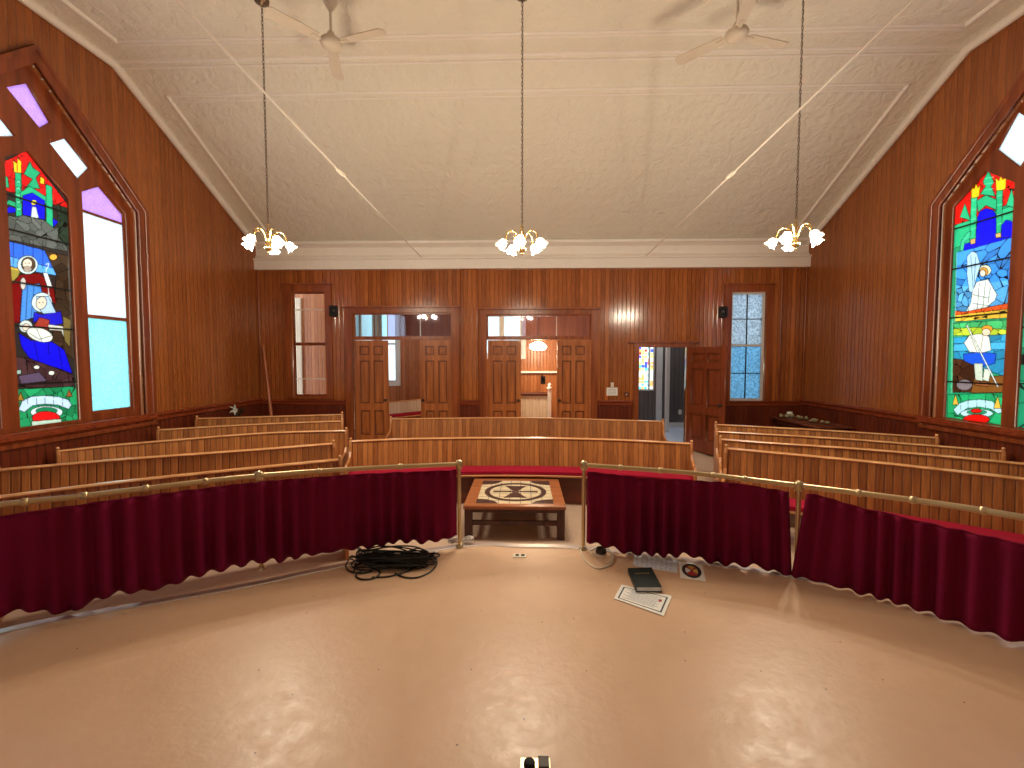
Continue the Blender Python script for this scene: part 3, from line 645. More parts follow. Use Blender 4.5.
    p.fill(Dc(190, 660, 66, 18), (0.62, 0.8, 0.78)); p.fill(Dc(190, 655, 40, 9), (0.06, 0.4, 0.2)); p.fill(Dc(188, 684, 54, 20), (0.85, 0.03, 0.02)); p.fill(Dc(188, 650, 22, 9), (0.85, 0.03, 0.02))
    p.fill(D((92, 625), (104, 582), (116, 625)), (0.9, 0.55, 0.1)); p.fill(D((258, 640), (274, 590), (288, 640)), (0.9, 0.55, 0.1))
    p.line(D((92, 280), (88, 575)), 0.03, (0.2, 0.6, 0.35)); p.line(D((108, 10), (100, 290)), 0.02, (0.2, 0.6, 0.35))
def canopy_glass(p):
    """the neighbouring light: the same canopy glass, field of greens and blues"""
    p.C[:] = (0.05, 0.4, 0.22); y0, y1, z0, z1 = p.y0, p.y1, p.z0, p.z1; ym = (y0 + y1) / 2
    p.fill([(y0, 3.4), (y1, 3.4), (y1, 4.2), (y0, 4.2)], (0.9, 0.03, 0.02)); p.fill([(y0 + .08, 1.7), (y1 - .08, 1.7), (y1 - .08, 3.3), (ym, 3.6), (y0 + .08, 3.3)], (0.1, 0.36, 0.74))
    p.leads([(y0, z0), (y1, z0), (y1, z1), (y0, z1)], 120, 21, 0.009)

def gable_window(n, X, s, panes):
    """X inner wall face, s = +1 when the room lies towards +x"""
    LANC, STRIPS = GLASS[X]
    w = fixture('window_%d' % n, (X, (GW_Y0 + GW_Y1) / 2, GW_Z0))
    hole = gable_outline(GW_Y0, GW_Y1, GW_Z0, GW_ZS)
    xo = X - s * 0.10
    holes = [LANC[k] for k in LANC] + [STRIPS[k] for k in STRIPS]
    x0, dep = min(xo, xo - s * 0.05), 0.05
    plate('frame', inset(hole, -0.001), holes, 0.06, (min(X - s * 0.05, X - s * 0.11), 0, 0), (0, 1, 0), (0, 0, 1), 'window_wood', w)
    # moulded casing round the opening on the room side
    plate('casing', inset(hole, -0.10), [inset(hole, 0.005)], 0.045, (min(X + s * 0.001, X + s * 0.046), 0, 0), (0, 1, 0), (0, 0, 1), 'window_wood', w)
    plate('outer_moulding', inset(hole, -0.13), [inset(hole, -0.09)], 0.06, (min(X + s * 0.001, X + s * 0.061), 0, 0), (0, 1, 0), (0, 0, 1), 'window_wood', w)
    mb = MB(); a, b_ = sorted((X - s * 0.06, X + s * 0.09)); mb.box(a, b_, GW_Y0 - 0.12, GW_Y1 + 0.12, GW_Z0 - 0.05, GW_Z0); mb.build('sill', 'rail_wood', w, bevel=0.008)
    xp = X - s * PANE_IN
    for key, kind in panes.items():
        poly = LANC.get(key) or STRIPS.get(key)
        if callable(kind):
            p = Painter(poly); kind(p)
            for (za) in (): pass
            o = p.build('stained_glass', xp, w)
            mb = MB(); ys = [q[0] for q in poly]
            for zb in {'mid': (1.62, 2.24, 2.70, 3.24, 3.60), 'far': (1.60, 2.42, 3.04, 3.55)}[key]:
                mb.box(xp - 0.012, xp + 0.012, min(ys), max(ys), zb - 0.008, zb + 0.008)
            mb.build('saddle_bars', 'lead', o)
        elif kind == 'sash':
            y0, y1 = poly[0][0], poly[1][0]; zr = 2.42; zv = 3.69
            lo = rect(y0 + 0.03, y1 - 0.03, poly[0][1] + 0.03, zr - 0.02); mid = rect(y0 + 0.03, y1 - 0.03, zr + 0.02, zv - 0.015)
            hd = [(y0 + 0.03, zv + 0.012), (y1 - 0.03, zv + 0.012), (y1 - 0.03, poly[2][1] - 0.02), (poly[3][0], poly[3][1] - 0.035), (y0 + 0.03, poly[4][1] - 0.02)]
            sf = plate('sash', inset(poly, -0.004), [lo, mid, hd], 0.035, (xp - 0.017, 0, 0), (0, 1, 0), (0, 0, 1), 'window_wood', w)
            for nm, pl, mt in (('lower_pane', lo, 'frost_cyan'), ('upper_pane', mid, 'frost_white'), ('head_pane', hd, 'violet_pane')):
                plate(nm, inset(pl, -0.005), [], 0.006, (xp - 0.003, 0, 0), (0, 1, 0), (0, 0, 1), mt, sf)
        else:
            plate('pane', inset(poly, -0.006), [], 0.006, (xp - 0.003, 0, 0), (0, 1, 0), (0, 0, 1), kind, w)
    return w
gable_window(1, XL, 1, {'far': 'sash', 'mid': scene_left, 'near': 'sash', 'white': 'frost_white', 'violet': 'violet_pane', 'near_white': 'frost_white'})
gable_window(2, XR, -1, {'far': scene_right, 'mid': canopy_glass, 'near': 'sash', 'white': 'frost_white', 'violet': 'violet_pane', 'near_white': 'frost_white'})
# unseen windows added for fill light at the choir end, beside and behind the photographer
for n, X, s in ((3, XL, 1), (4, XR, -1)):
    w = fixture('window_%d' % n, (X, -1.4, 1.3)); r = FILL_WIN[0]; xp = X - s * 0.08
    holes = [rect(-2.33, -1.44, 1.37, 3.83), rect(-1.36, -0.47, 1.37, 3.83)]
    plate('frame', r, holes, 0.05, (xp - 0.025, 0, 0), (0, 1, 0), (0, 0, 1), 'window_wood', w)
    for h in holes: plate('pane', inset(h, -0.005), [], 0.006, (xp - 0.003, 0, 0), (0, 1, 0), (0, 0, 1), 'frost_white', w)

# narrow obscured window at the back, lit by day
w = fixture('window_5', (4.33, YB + 0.08, WR[2]))
x0, x1, z0, z1 = WR; zm = (z0 + z1) / 2 + 0.03; xm = (x0 + x1) / 2
holes = []
for a, b_ in ((x0 + 0.045, xm - 0.01), (xm + 0.01, x1 - 0.045)):
    for c, d in ((z0 + 0.05, z0 + 0.53), (z0 + 0.55, zm - 0.025), (zm + 0.025, zm + 0.5), (zm + 0.52, z1 - 0.04)): holes.append((a, b_, c, d))
plate('sash', rect(*WR), [rect(x0 + 0.045, x1 - 0.045, z0 + 0.05, zm - 0.02), rect(x0 + 0.045, x1 - 0.045, zm + 0.02, z1 - 0.04)], 0.04, (0, YB + 0.08, 0), (1, 0, 0), (0, 0, 1), 'post_white', w)
mb = MB(); yc = YB + 0.06
mb.box(xm - 0.008, xm + 0.008, yc - 0.012, yc + 0.012, z0, z1); mb.box(x0 + .03, x1 - .03, yc - 0.012, yc + 0.012, zm - 0.022, zm + 0.022)
for zz in (z0 + 0.54, zm + 0.51): mb.box(x0 + .04, x1 - .04, yc - 0.012, yc + 0.012, zz - 0.007, zz + 0.007)
mb.build('muntins', 'lead', w)
plate('lower_pane', rect(x0 + 0.03, x1 - 0.03, z0 + 0.03, zm), [], 0.006, (0, yc + 0.01, 0), (1, 0, 0), (0, 0, 1), 'frost_blue', w)
plate('upper_pane', rect(x0 + 0.03, x1 - 0.03, zm, z1 - 0.03), [], 0.006, (0, yc + 0.01, 0), (1, 0, 0), (0, 0, 1), 'frost_grey', w)
# narrow clear window into the side room
w = fixture('window_6', (-4.27, YB + 0.08, WI[2])); x0, x1, z0, z1 = WI; zm = 2.2
lo = rect(x0 + 0.03, x1 - 0.03, z0 + 0.05, zm - 0.03); up = rect(x0 + 0.03, x1 - 0.03, zm + 0.03, z1 - 0.03)
plate('sash', rect(*WI), [lo, up], 0.04, (0, YB + 0.09, 0), (1, 0, 0), (0, 0, 1), 'window_wood', w)
for pl in (lo, up): plate('pane', inset(pl, -0.004), [], 0.006, (0, YB + 0.075, 0), (1, 0, 0), (0, 0, 1), 'clear_glass', w)
mb = MB()
for zz in (1.5, 2.88): mb.box(x0 + .03, x1 - .03, YB + 0.055, YB + 0.085, zz - 0.008, zz + 0.008)
mb.build('glazing_bars', 'cream_trim', w)
# transoms over the double doors
def transom(n, op, bars, mats):
    x0, x1, zt = op[0], op[1], op[3]; zb = 2.35; w = fixture('window_%d' % n, ((x0 + x1) / 2, YB + 0.08, zb))
    plate('frame', rect(x0, x1, zb - 0.07, zt), [rect(x0 + 0.03, x1 - 0.03, zb, zt - 0.03)], 0.07, (0, YB + 0.11, 0), (1, 0, 0), (0, 0, 1), 'casing_wood', w)
    xs = [x0 + 0.03] + bars + [x1 - 0.03]
    for i, mt in enumerate(mats): plate('pane', rect(xs[i], xs[i + 1], zb - 0.005, zt - 0.025), [], 0.006, (0, YB + 0.08, 0), (1, 0, 0), (0, 0, 1), mt, w)
    mb = MB()
    for x in bars: mb.box(x - 0.008, x + 0.008, YB + 0.06, YB + 0.09, zb, zt - 0.03)
    mb.build('muntins', 'post_white', w)
transom(7, DL, [-2.72, -2.06], ['cyan_glass', 'violet_glass', 'violet_glass'])
transom(8, DR, [-0.05, 0.64], ['clear_glass', 'violet_glass', 'violet_glass'])

# ---------------------------------------------------------------- doors
def door_leaf(parent, name, x0, x1, z0, z1, y, mat, M=None, th=0.042, small=0.3):
    """six-panel leaf standing in the plane y"""
    st = 0.095; mid = (x0 + x1) / 2; c = 0.04
    za, zb = z0 + 0.22, z0 + 0.72; zc, zd = z0 + 0.86, z1 - 0.40; ze, zf = z1 - 0.29, z1 - 0.11
    hs = []
    for a, b_ in ((x0 + st, mid - c), (mid + c, x1 - st)):
        for p, q in ((za, zb), (zc, zd), (ze, zf)): hs.append((a, b_, p, q))
    lf = plate(name, rect(x0, x1, z0, z1), [rect(*h) for h in hs], th, (0, y + th, 0), (1, 0, 0), (0, 0, 1), mat, parent)
    for a, b_, p, q in hs:
        w_ = 0.024
        plate('panel_moulding', rect(a - .004, b_ + .004, p - .004, q + .004), [rect(a + w_, b_ - w_, p + w_, q - w_)], 0.014, (0, y + 0.032, 0), (1, 0, 0), (0, 0, 1), 'moulding_shade_wood', lf)
        mb = MB(); mb.box(a - 0.003, b_ + 0.003, y + 0.030, y + th - 0.004, p - 0.003, q + 0.003)
        i = 0.05; mb.prism([(a + i, p + i), (b_ - i, p + i), (b_ - i, q - i), (a + i, q - i)], 0, 0.016, Matrix(((1, 0, 0, 0), (0, 0, -1, y + 0.030), (0, 1, 0, 0), (0, 0, 0, 1))))
        mb.build('panel', mat, lf, bevel=0.006)
    return lf
def knob(parent, x, y, z, s=-1):
    mb = MB(); M = Matrix.Translation((x, y, z)) @ Matrix.Rotation(PI / 2 * (1 if s < 0 else -1), 4, 'X')
    mb.lathe([(0.0, 0), (0.026, 0), (0.026, 0.006), (0.01, 0.012), (0.01, 0.03), (0.026, 0.042), (0.028, 0.055), (0.018, 0.066), (0, 0.068)], 14, M); mb.build('knob', 'dark_metal', parent)
ZT = 2.27
for n, leaves in ((1, ((-3.385, -2.715), (-2.065, -1.435))), (2, ((-0.715, -0.06), (0.655, 1.295)))):
    d = fixture('door_%d' % n, ((leaves[0][0] + leaves[1][1]) / 2, YB + 0.08, 0.14))
    for i, (a, b_) in enumerate(leaves):
        lf = door_leaf(d, 'leaf', a, b_, 0.15, ZT, YB + 0.055, 'door_wood')
        knob(lf, (b_ - 0.05) if i == 0 else (a + 0.05), YB + 0.055, 1.08)
# single door standing open into the room
d = fixture('door_3', (DC[1] - 0.01, YB - 0.03, 0.14))
lf = door_leaf(d, 'leaf', DC[1] - 0.01, DC[1] + 0.93, 0.15, 2.12, YB - 0.03, 'red_door_wood')
knob(lf, DC[1] + 0.86, YB - 0.03, 1.08)
d.rotation_euler.z = -math.atan2(0.87, 0.33)

# ---------------------------------------------------------------- rooms beyond the doors
YV = 11.6
def room_wall(name, x0, x1, y0, y1, z0, z1, mat):
    mb = MB(); mb.box(x0, x1, y0, y1, z0, z1); return struct(mb.build(name, mat))
VWIN = [(-3.74, -3.29, 1.3, 3.3), (-1.02, -0.05, 2.0, 3.4)]
plate('wall_lobby_far', rect(-3.75, 2.0, 0, 3.6), [rect(*q) for q in VWIN], 0.1, (0, YV + 0.1, 0), (1, 0, 0), (0, 0, 1), 'room_boards', kind='structure')
plate('wall_lobby_side', rect(YB + WT, YV + 0.1, 0, 3.6), [rect(9.5, 11.3, 0.9, 3.2)], 0.1, (-3.85, 0, 0), (0, 1, 0), (0, 0, 1), 'room_boards', kind='structure')
w = fixture('window_12', (-3.8, 10.4, 0.9))  # unseen side window, added to bring daylight into the lobby
plate('frame', rect(9.5, 11.3, 0.9, 3.2), [rect(9.56, 10.37, 0.96, 3.14), rect(10.43, 11.24, 0.96, 3.14)], 0.05, (-3.83, 0, 0), (0, 1, 0), (0, 0, 1), 'post_white', w)
plate('pane', rect(9.52, 11.28, 0.92, 3.18), [], 0.006, (-3.81, 0, 0), (0, 1, 0), (0, 0, 1), 'frost_white', w)
room_wall('wall_lobby_end', 2.0, 2.1, YB + WT, YV + 0.1, 0, 3.6, 'room_boards')
room_wall('ceiling_lobby', -3.85, 2.1, YB + WT, YV + 0.1, 3.6, 3.7, 'cream_trim')
room_wall('ceiling_closet', -5.45, -3.85, YB + WT, 9.9, 3.6, 3.7, 'cream_trim')  # cut short of the far wall so that sky light enters the closet
room_wall('wall_closet_far', -5.45, -3.85, 10.3, 10.4, 0, 3.6, 'room_boards')
mb = MB(); mb.prism([(3.6, YB + WT), (3.7, YB + WT), (4.42, YV + .1), (4.32, YV + .1)], 0, 3.6); struct(mb.build('wall_corridor_end', 'grey_boards'))
for n, q in ((9, VWIN[0]), (10, VWIN[1])):
    w = fixture('window_%d' % n, ((q[0] + q[1]) / 2, YV, q[2])); xm = (q[0] + q[1]) / 2; zm = (q[2] + q[3]) / 2
    plate('frame', rect(*q), ([rect(q[0] + .05, q[1] - .05, q[2] + .05, zm - .02), rect(q[0] + .05, q[1] - .05, zm + .02, q[3] - .05)] if n == 9 else [rect(q[0] + .05, xm - .1, q[2] + .05, q[3] - .05), rect(xm + .02, q[1] - .05, q[2] + .05, q[3] - .05)]), 0.06, (0, YV + 0.08, 0), (1, 0, 0), (0, 0, 1), 'post_white', w)
    plate('pane', rect(q[0] + .03, q[1] - .03, q[2] + .03, q[3] - .03), [], 0.006, (0, YV + 0.06, 0), (1, 0, 0), (0, 0, 1), 'frost_white', w)
    plate('casing', rect(q[0] - .09, q[1] + .09, q[2] - .09, q[3] + .09), [rect(*q)], 0.03, (0, YV, 0), (1, 0, 0), (0, 0, 1), 'post_white', w)
# corridor behind the single door
CW = (2.92, 3.34, 1.10, 2.4)
plate('wall_corridor_far', rect(2.1, 4.4, 0, 3.6), [rect(*CW)], 0.1, (0, YV + 0.1, 0), (1, 0, 0), (0, 0, 1), 'grey_boards', kind='structure')
w = fixture('window_11', (3.1, YV + .05, CW[2]))
plate('frame', rect(*CW), [rect(CW[0] + .03, CW[0] + .27, CW[2] + .03, CW[3] - .03), rect(CW[0] + .31, CW[1] - .03, CW[2] + .03, CW[3] - .03)], 0.06, (0, YV + .08, 0), (1, 0, 0), (0, 0, 1), 'post_white', w)
rs = random.Random(5); mbs = {}
me = bpy.data.meshes.new('stained_glass'); vs = []; fs = []; cl = []
cols = [(0.9, 0.05, 0.04), (0.05, 0.08, 0.8), (0.95, 0.8, 0.2), (0.85, 0.9, 0.85), (0.9, 0.35, 0.1), (0.1, 0.5, 0.5), (0.8, 0.85, 0.9)]
for i in range(5):
    for j in range(16):
        x = CW[0] + .02 + i * .075; z = CW[2] + .02 + j * .08; k = len(vs)
        for dx, dz in ((0, 0), (.073, rs.uniform(-.02, .02)), (.073, .078), (0, .078)): vs.append((x + dx, YV + .05, z + dz))
        fs.append((k, k + 1, k + 2, k + 3)); c = rs.choice(cols if j > 5 else cols[3:] ); cl += [(*c, 1)] * 4
me.from_pydata([tuple(Vector(v) - w.location) for v in vs], [], fs); at = me.color_attributes.new('glass', 'FLOAT_COLOR', 'POINT'); at.data.foreach_set('color', np.array(cl, np.float32).ravel())
link('stained_glass', me, 'stained', w)
mb = MB(); mb.prism([(2.1, YB + WT), (3.6, YB + WT), (4.32, YV), (2.1, YV)], 0.141, 0.152); struct(mb.build('floor_corridor', 'carpet_blue'))
mb = MB(); mb.box(2.1, 4.3, YV - 0.025, YV - 0.001, 0.15, 0.28); struct(mb.build('baseboard_corridor', 'post_white'))
mb = MB(); mb.box(3.38, 3.53, YV - 0.03, YV - 0.002, 0.28, 2.9); struct(mb.build('trim_%d' % tn, 'post_white')); tn += 1
p = bp(666.5, 432, 2, 0.152)
mb = MB(); mb.box(p.x - 0.045, p.x + 0.045, p.y - 0.045, p.y + 0.045, 0.152, 3.6); tag(mb.build('post', 'post_white', bevel=0.006), 'white square wooden post on the blue-grey carpet beyond the open door', 'post')
p = bp(680, 412, 1, YV)
mb = MB(); mb.box(p.x - 0.04, p.x + 0.04, YV - 0.012, YV - 0.001, p.z - 0.06, p.z + 0.06); o = tag(mb.build('wall_outlet', 'white_trim', bevel=0.004), 'white wall outlet on the grey panelled wall beyond the open door', 'outlet')

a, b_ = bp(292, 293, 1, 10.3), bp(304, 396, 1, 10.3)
mb = MB(); mb.box(a.x, b_.x, 10.24, 10.299, 0.13, 3.3); struct(mb.build('trim_%d' % tn, 'pale_boards')); tn += 1  # pale board added behind the clear window in place of a reflection in its glass
# lobby furnishings seen between the door leaves
LAMP_P = bp(538, 347, 1, 10.3)
lt_ = thing('ceiling_lamp', (LAMP_P.x, LAMP_P.y, LAMP_P.z), 'glowing white glass lamp hung in the lobby seen between the door leaves', 'lamp')
mb = MB(); mb.tube([(LAMP_P.x, LAMP_P.y, LAMP_P.z + 0.1), (LAMP_P.x, LAMP_P.y, 3.6)], 0.01, 8); mb.build('stem', 'bright_brass', lt_)
sh = MB(); sh.lathe([(0.05, 0.12), (0.16, 0.06), (0.2, 0.0), (0.16, -0.05), (0.06, -0.07), (0.0, -0.075)], 20, Matrix.Translation(LAMP_P)); sh.build('lamp_shade', 'bulb_glow', lt_)
def point(name, loc, col, wat, r=0.04):
    ld = bpy.data.lights.new(name, 'POINT'); ld.energy = wat; ld.color = col; ld.shadow_soft_size = r
    o = bpy.data.objects.new(name, ld); COL.objects.link(o); o.location = loc; return o
point('lobby_lamp_light', (LAMP_P.x, LAMP_P.y, LAMP_P.z - 0.2), (1, 0.76, 0.5), 16, 0.1)
a, b_ = bp(521, 394, 1, 10.6), bp(548, 394, 1, 10.6)
c = thing('cabinet', ((a.x + b_.x) / 2, 10.85, 0.14), 'pale beadboard cabinet with a dark worktop in the lobby between the door leaves', 'cabinet')
mb = MB(); mb.box(a.x - .5, b_.x, 10.6, 11.15, 0.14, a.z - 0.04); mb.build('body', 'pale_boards', c)
mb = MB(); mb.box(a.x - .52, b_.x + .02, 10.57, 11.17, a.z - 0.04, a.z + 0.01); mb.build('worktop', 'table_dark_wood', c, bevel=0.006)
a, b_ = bp(549.5, 390, 1, 10.49), bp(549.5, 421, 1, 10.49)
mb = MB(); mb.box(a.x - .04, a.x + .04, 10.45, 10.53, 0.14, a.z + .03); mb.lathe([(0.06, 0), (0.065, 0.03), (0.02, 0.06), (0.045, 0.1), (0, 0.14)], 12, Matrix.Translation((a.x, 10.49, a.z + .03)))
tag(mb.build('newel_post', 'white_trim'), 'white turned newel post beside the pale lobby cabinet', 'post')
a, b_ = bp(520, 372, 1, YV), bp(554, 372, 1, YV)
mb = MB(); mb.box(a.x - .4, b_.x + .3, YV - .12, YV - .001, a.z - .025, a.z + .025); tag(mb.build('wall_shelf', 'white_trim', bevel=.004), 'narrow white shelf along the lobby wall above the pale cabinet', 'shelf')
a = bp(543, 380, 1, YV)
h = thing('coat_hook', (a.x, YV, a.z), 'black iron hook on the lobby wall under the white shelf', 'hook')
mb = MB(); mb.box(a.x - .06, a.x + .06, YV - .02, YV - .001, a.z - .1, a.z + .1); mb.build('back_plate', 'black_plastic', h, bevel=.004)
mb = MB(); mb.tube(spline([(a.x, YV - .01, a.z + .05), (a.x, YV - .12, a.z + .04), (a.x - .04, YV - .16, a.z + .14)]), 0.018, 8); mb.build('prong', 'black_plastic', h)

# ---------------------------------------------------------------- platform
EDGE_PX = [(0, 632), (100, 612), (250, 585), (340, 566), (464, 545.5), (520, 546), (584, 548), (700, 562), (795, 577), (900, 599), (1024, 645)]
E = [bp(x, y, 2, PZ) for x, y in EDGE_PX]; E = [Vector((p.x, p.y, 0)) for p in E]
_q = bp(908, 598, 2, PZ); E[9] = Vector((_q.x, _q.y, 0)); _q = bp(1024, 631, 2, PZ); E[10] = Vector((_q.x, _q.y, 0))
E = [Vector((-5.2, 0.2, 0)), Vector((-4.4, 1.05, 0)), Vector((-3.6, 1.87, 0))] + E + [Vector((3.5, 1.95, 0)), Vector((4.3, 1.05, 0)), Vector((5.3, -0.1, 0))]
EDGE = spline(E, 6)
mb = MB(); poly = [(p.x, p.y) for p in EDGE] + [(XR - 0.09, YF + 0.01), (XL + 0.09, YF + 0.01)]
poly = poly[::-1]
mb.prism(poly, 0.0, PZ - 0.0); struct(mb.build('platform', 'platform_paint'))
mb = MB(); mb.sweep(EDGE, [(0.035, PZ - 0.03), (-0.03, PZ - 0.03), (-0.03, PZ + 0.006), (0.03, PZ + 0.008), (0.036, PZ + 0.004)]); struct(mb.build('trim_%d' % tn, 'steel_strip')); tn += 1

# ---------------------------------------------------------------- pews
TOP_H = 0.80
def top_pt(x, y, TOP_H=TOP_H):
    """plan point under the pixel, at pew-top height above the ramped floor"""
    z = TOP_H
    for _ in range(12): p = bp(x, y, 2, z); z = TOP_H + ramp(p.y)
    return Vector((p.x, p.y, 0))
def resample(path, step=0.25):
    out = [path[0]]
    for a, b_ in zip(path, path[1:]):
        n = max(1, int((b_ - a).length / step)); out += [a.lerp(b_, (i + 1) / n) for i in range(n)]
    return out
def pew(px, label, group, kick=False, boards='pew_boards', path=None, zf=ramp, TOP_H=TOP_H):
    P = path or [top_pt(*q, TOP_H) for q in px]
    P = spline(P, 6) if len(P) > 2 else resample(P)
    lim = lambda p: XL + 0.14 <= p.x <= XR - 0.14
    P = [p for p in P if lim(p)]
    mid = P[len(P) // 2]; t = thing('pew', (mid.x, mid.y, zf(mid.y)), label, 'pew', group)
    MB().sweep(P, [(0.0, TOP_H - 0.02), (-0.035, TOP_H - 0.02), (0.045, 0.34), (0.08, 0.34)], zf).build('backrest', boards, t)
    MB().sweep(P, [(0.012, TOP_H - 0.022), (0.016, TOP_H - 0.012), (0.008, TOP_H - 0.002), (-0.045, TOP_H - 0.002), (-0.052, TOP_H - 0.012), (-0.046, TOP_H - 0.022)], zf, smooth=False).build('top_rail', 'pew_wood', t)
    MB().sweep(P, [(0.42, 0.36), (0.06, 0.34), (0.06, 0.375), (0.415, 0.392), (0.43, 0.38)], zf).build('seat', 'pew_wood', t)
    MB().sweep(P, [(0.425, 0.392), (0.09, 0.376), (0.09, 0.42), (0.12, 0.435), (0.40, 0.445), (0.425, 0.43)], zf).build('cushion', 'cushion_red', t)
    if kick: MB().sweep(P, [(0.34, 0.005), (0.31, 0.005), (0.33, 0.36), (0.36, 0.36)], zf).build('front_panel', 'dark_pew_wood', t)
    side = [(0.40, 0.0), (0.40, 0.32), (0.46, 0.40), (0.45, 0.52), (0.40, 0.56), (0.24, 0.57), (0.11, 0.60), (0.055, 0.66), (0.04, TOP_H - .05), (0.02, TOP_H + 0.004), (-0.03, TOP_H + 0.008), (-0.056, TOP_H - 0.01), (-0.05, 0.70), (0.02, 0.36), (0.0, 0.0)]
    for i, j, o in ((0, 1, -1), (len(P) - 1, len(P) - 2, 1)):
        d = (P[max(i, j)] - P[min(i, j)]).normalized(); nn = Vector((d.y, -d.x, 0)); base = P[i] + Vector((0, 0, zf(P[i].y)))
        Mx = Matrix(((nn.x, 0, d.x, base.x), (nn.y, 0, d.y, base.y), (0, 1, 0, base.z), (0, 0, 0, 1)))
        mb = MB(); a, b_ = (-0.035, 0.0) if o < 0 else (0.0, 0.035)
        mb.prism(side, a, b_, Mx)
        e = mb.build('end_panel', 'pew_end_wood', t, bevel=0.008)
        k = MB(); k.lathe([(0, -0.018), (0.014, -0.014), (0.019, 0), (0.014, 0.014), (0, 0.018)], 10, Matrix.Translation(base + d * (a + b_) / 2 + nn * 0.0 + Vector((0, 0, TOP_H + 0.022)))); k.build('finial', 'pew_wood', e)
    return t
GL = 'pews under the window with the kneeling blue figure'; GRT = 'pews under the angel window'; GC = 'centre pews facing the steps'
pew([(0, 496), (130, 480), (256, 467), (338, 459)], 'slatted oak pew nearest the curtain, below the nativity window', GL, TOP_H=0.885)
pew([(0, 469), (130, 458), (256, 449), (332, 443)], 'oak pew second from the curtain, below the nativity window', GL, TOP_H=0.885)
pew([(0, 457), (130, 443), (256, 433), (345, 430)], 'long oak pew in the middle row below the nativity window', GL, TOP_H=0.89)
pew([(148, 430), (250, 424), (341, 420.5)], 'oak pew one row before the last, by the frosted window', GL, TOP_H=0.9)
pew([(198, 418), (341, 414)], 'rearmost oak pew before the leaning pole by the clear window', GL, TOP_H=0.92)
pew([(728, 447.8), (870, 461), (1024, 478)], 'oak pew nearest the curtain, below the angel window', GRT, TOP_H=0.885)
pew([(722, 438.7), (870, 449), (1024, 463)], 'oak pew second from the curtain, below the angel window', GRT, TOP_H=0.885)
pew([(718, 431), (870, 440), (1019, 452)], 'oak pew third from the curtain, below the angel window', GRT, TOP_H=0.885)
pew([(717, 424), (830, 430), (935, 437)], 'rearmost oak pew in front of the cluttered side table', GRT, TOP_H=0.885)
pew([(352, 440.5), (420, 438), (520, 437.2), (610, 439), (690, 443)], 'curved oak front pew with red cushion behind the mosaic table', GC, kick=True)
pew([(392, 418.5), (526, 417.3), (662, 421)], 'oak pew standing before the two double doors', GC)
# pew inside the lobby
a = bp(388, 402, 1, 10.8); b_ = bp(420, 396, 1, 11.2)
pew(None, 'pale lobby pew with pink cushion seen through the double doors', None, boards='pale_boards', path=[Vector((a.x - .25, 10.7, 0)), Vector((b_.x + .3, 11.3, 0))], zf=lambda y: ramp(9) + (y - 10.8) * 0.12, TOP_H=a.z - ramp(9))

# ---------------------------------------------------------------- altar rails and curtains
RZ = 1.045
railL_px = [(0, 505), (84, 496), (170, 485.5), (256, 476), (360, 468.5), (459, 464)]
railR_px = [(584, 465), (680, 472), (745, 479), (799, 485.7), (913, 500), (1024, 517.6)]
def rail_path(px, ext):
    rz = lambda x: np.interp(x, [0, 459, 584, 799, 1024], [1.05, 1.027, 1.03, 0.99, 1.03])
    P = [bp(x, y, 2, float(rz(x))) for x, y in px]
    if ext < 0: P = [Vector((-4.35, 1.15, 1.05)), Vector((-3.6, 1.95, 1.05))] + P
    else: P = P + [Vector((3.3, 1.75, 1.03)), Vector((4.1, .9, 1.03))]
    return spline(P, 8)
def at_px(path, x):
    """point of the plan path that falls on image column x"""
    best = None
    for a, b_ in zip(path, path[1:]):
        for k in range(9):
            p = a.lerp(b_, k / 8); d = p - CAM; u = 512 + F_PX * d.dot(RGT) / d.dot(FWD)
            if best is None or abs(u - x) < best[0]: best = (abs(u - x), p)
    return best[1].copy()
def altar_rail(px, ext, label, posts, collars, end_px):
    P = rail_path(px, ext); e = at_px(P, end_px)
    t = thing('altar_rail', (e.x, e.y, PZ), label, 'railing', 'brass altar rails')
    MB().tube(P, 0.018, 12).build('rail_tube', 'brass', t)
    for x, in [(c,) for c in collars]:
        p = at_px(P, x); i = min(range(len(P)), key=lambda k: (P[k] - p).length); d = (P[min(i + 1, len(P) - 1)] - P[max(i - 1, 0)]).normalized()
        mb = MB(); mb.tube([p - d * .016, p - d * .013, p + d * .013, p + d * .016], [.018, .0235, .0235, .018], 12); mb.build('collar', 'brass', t)
    for x in posts:
        p = at_px(P, x)
        mb = MB(); mb.tube([(p.x, p.y, PZ), (p.x, p.y, p.z)], 0.016, 12); po = mb.build('post', 'brass', t)
        mb = MB(); mb.lathe([(0, 0), (.032, 0), (.032, .006), (.022, .012), (.021, .03), (0, .03)], 16, Matrix.Translation((p.x, p.y, PZ + 0.004))); mb.build('base_flange', 'brass', po)
        mb = MB(); mb.lathe([(0, -.04), (.026, -.036), (.03, -.02), (.027, 0), (.03, .02), (.02, .032), (0, .036)], 14, Matrix.Translation((p.x, p.y, p.z))); mb.build('elbow', 'brass', po)
    return t, P
tL, PL = altar_rail(railL_px, -1, 'long brass rail holding the two curtains below the nativity window', (259, 459), (24, 84, 146, 205, 320, 400), 459)
tR, PR = altar_rail(railR_px, 1, 'long brass rail holding the two curtains below the angel window', (584, 799), (620, 660, 713, 745, 858, 913, 983), 584)
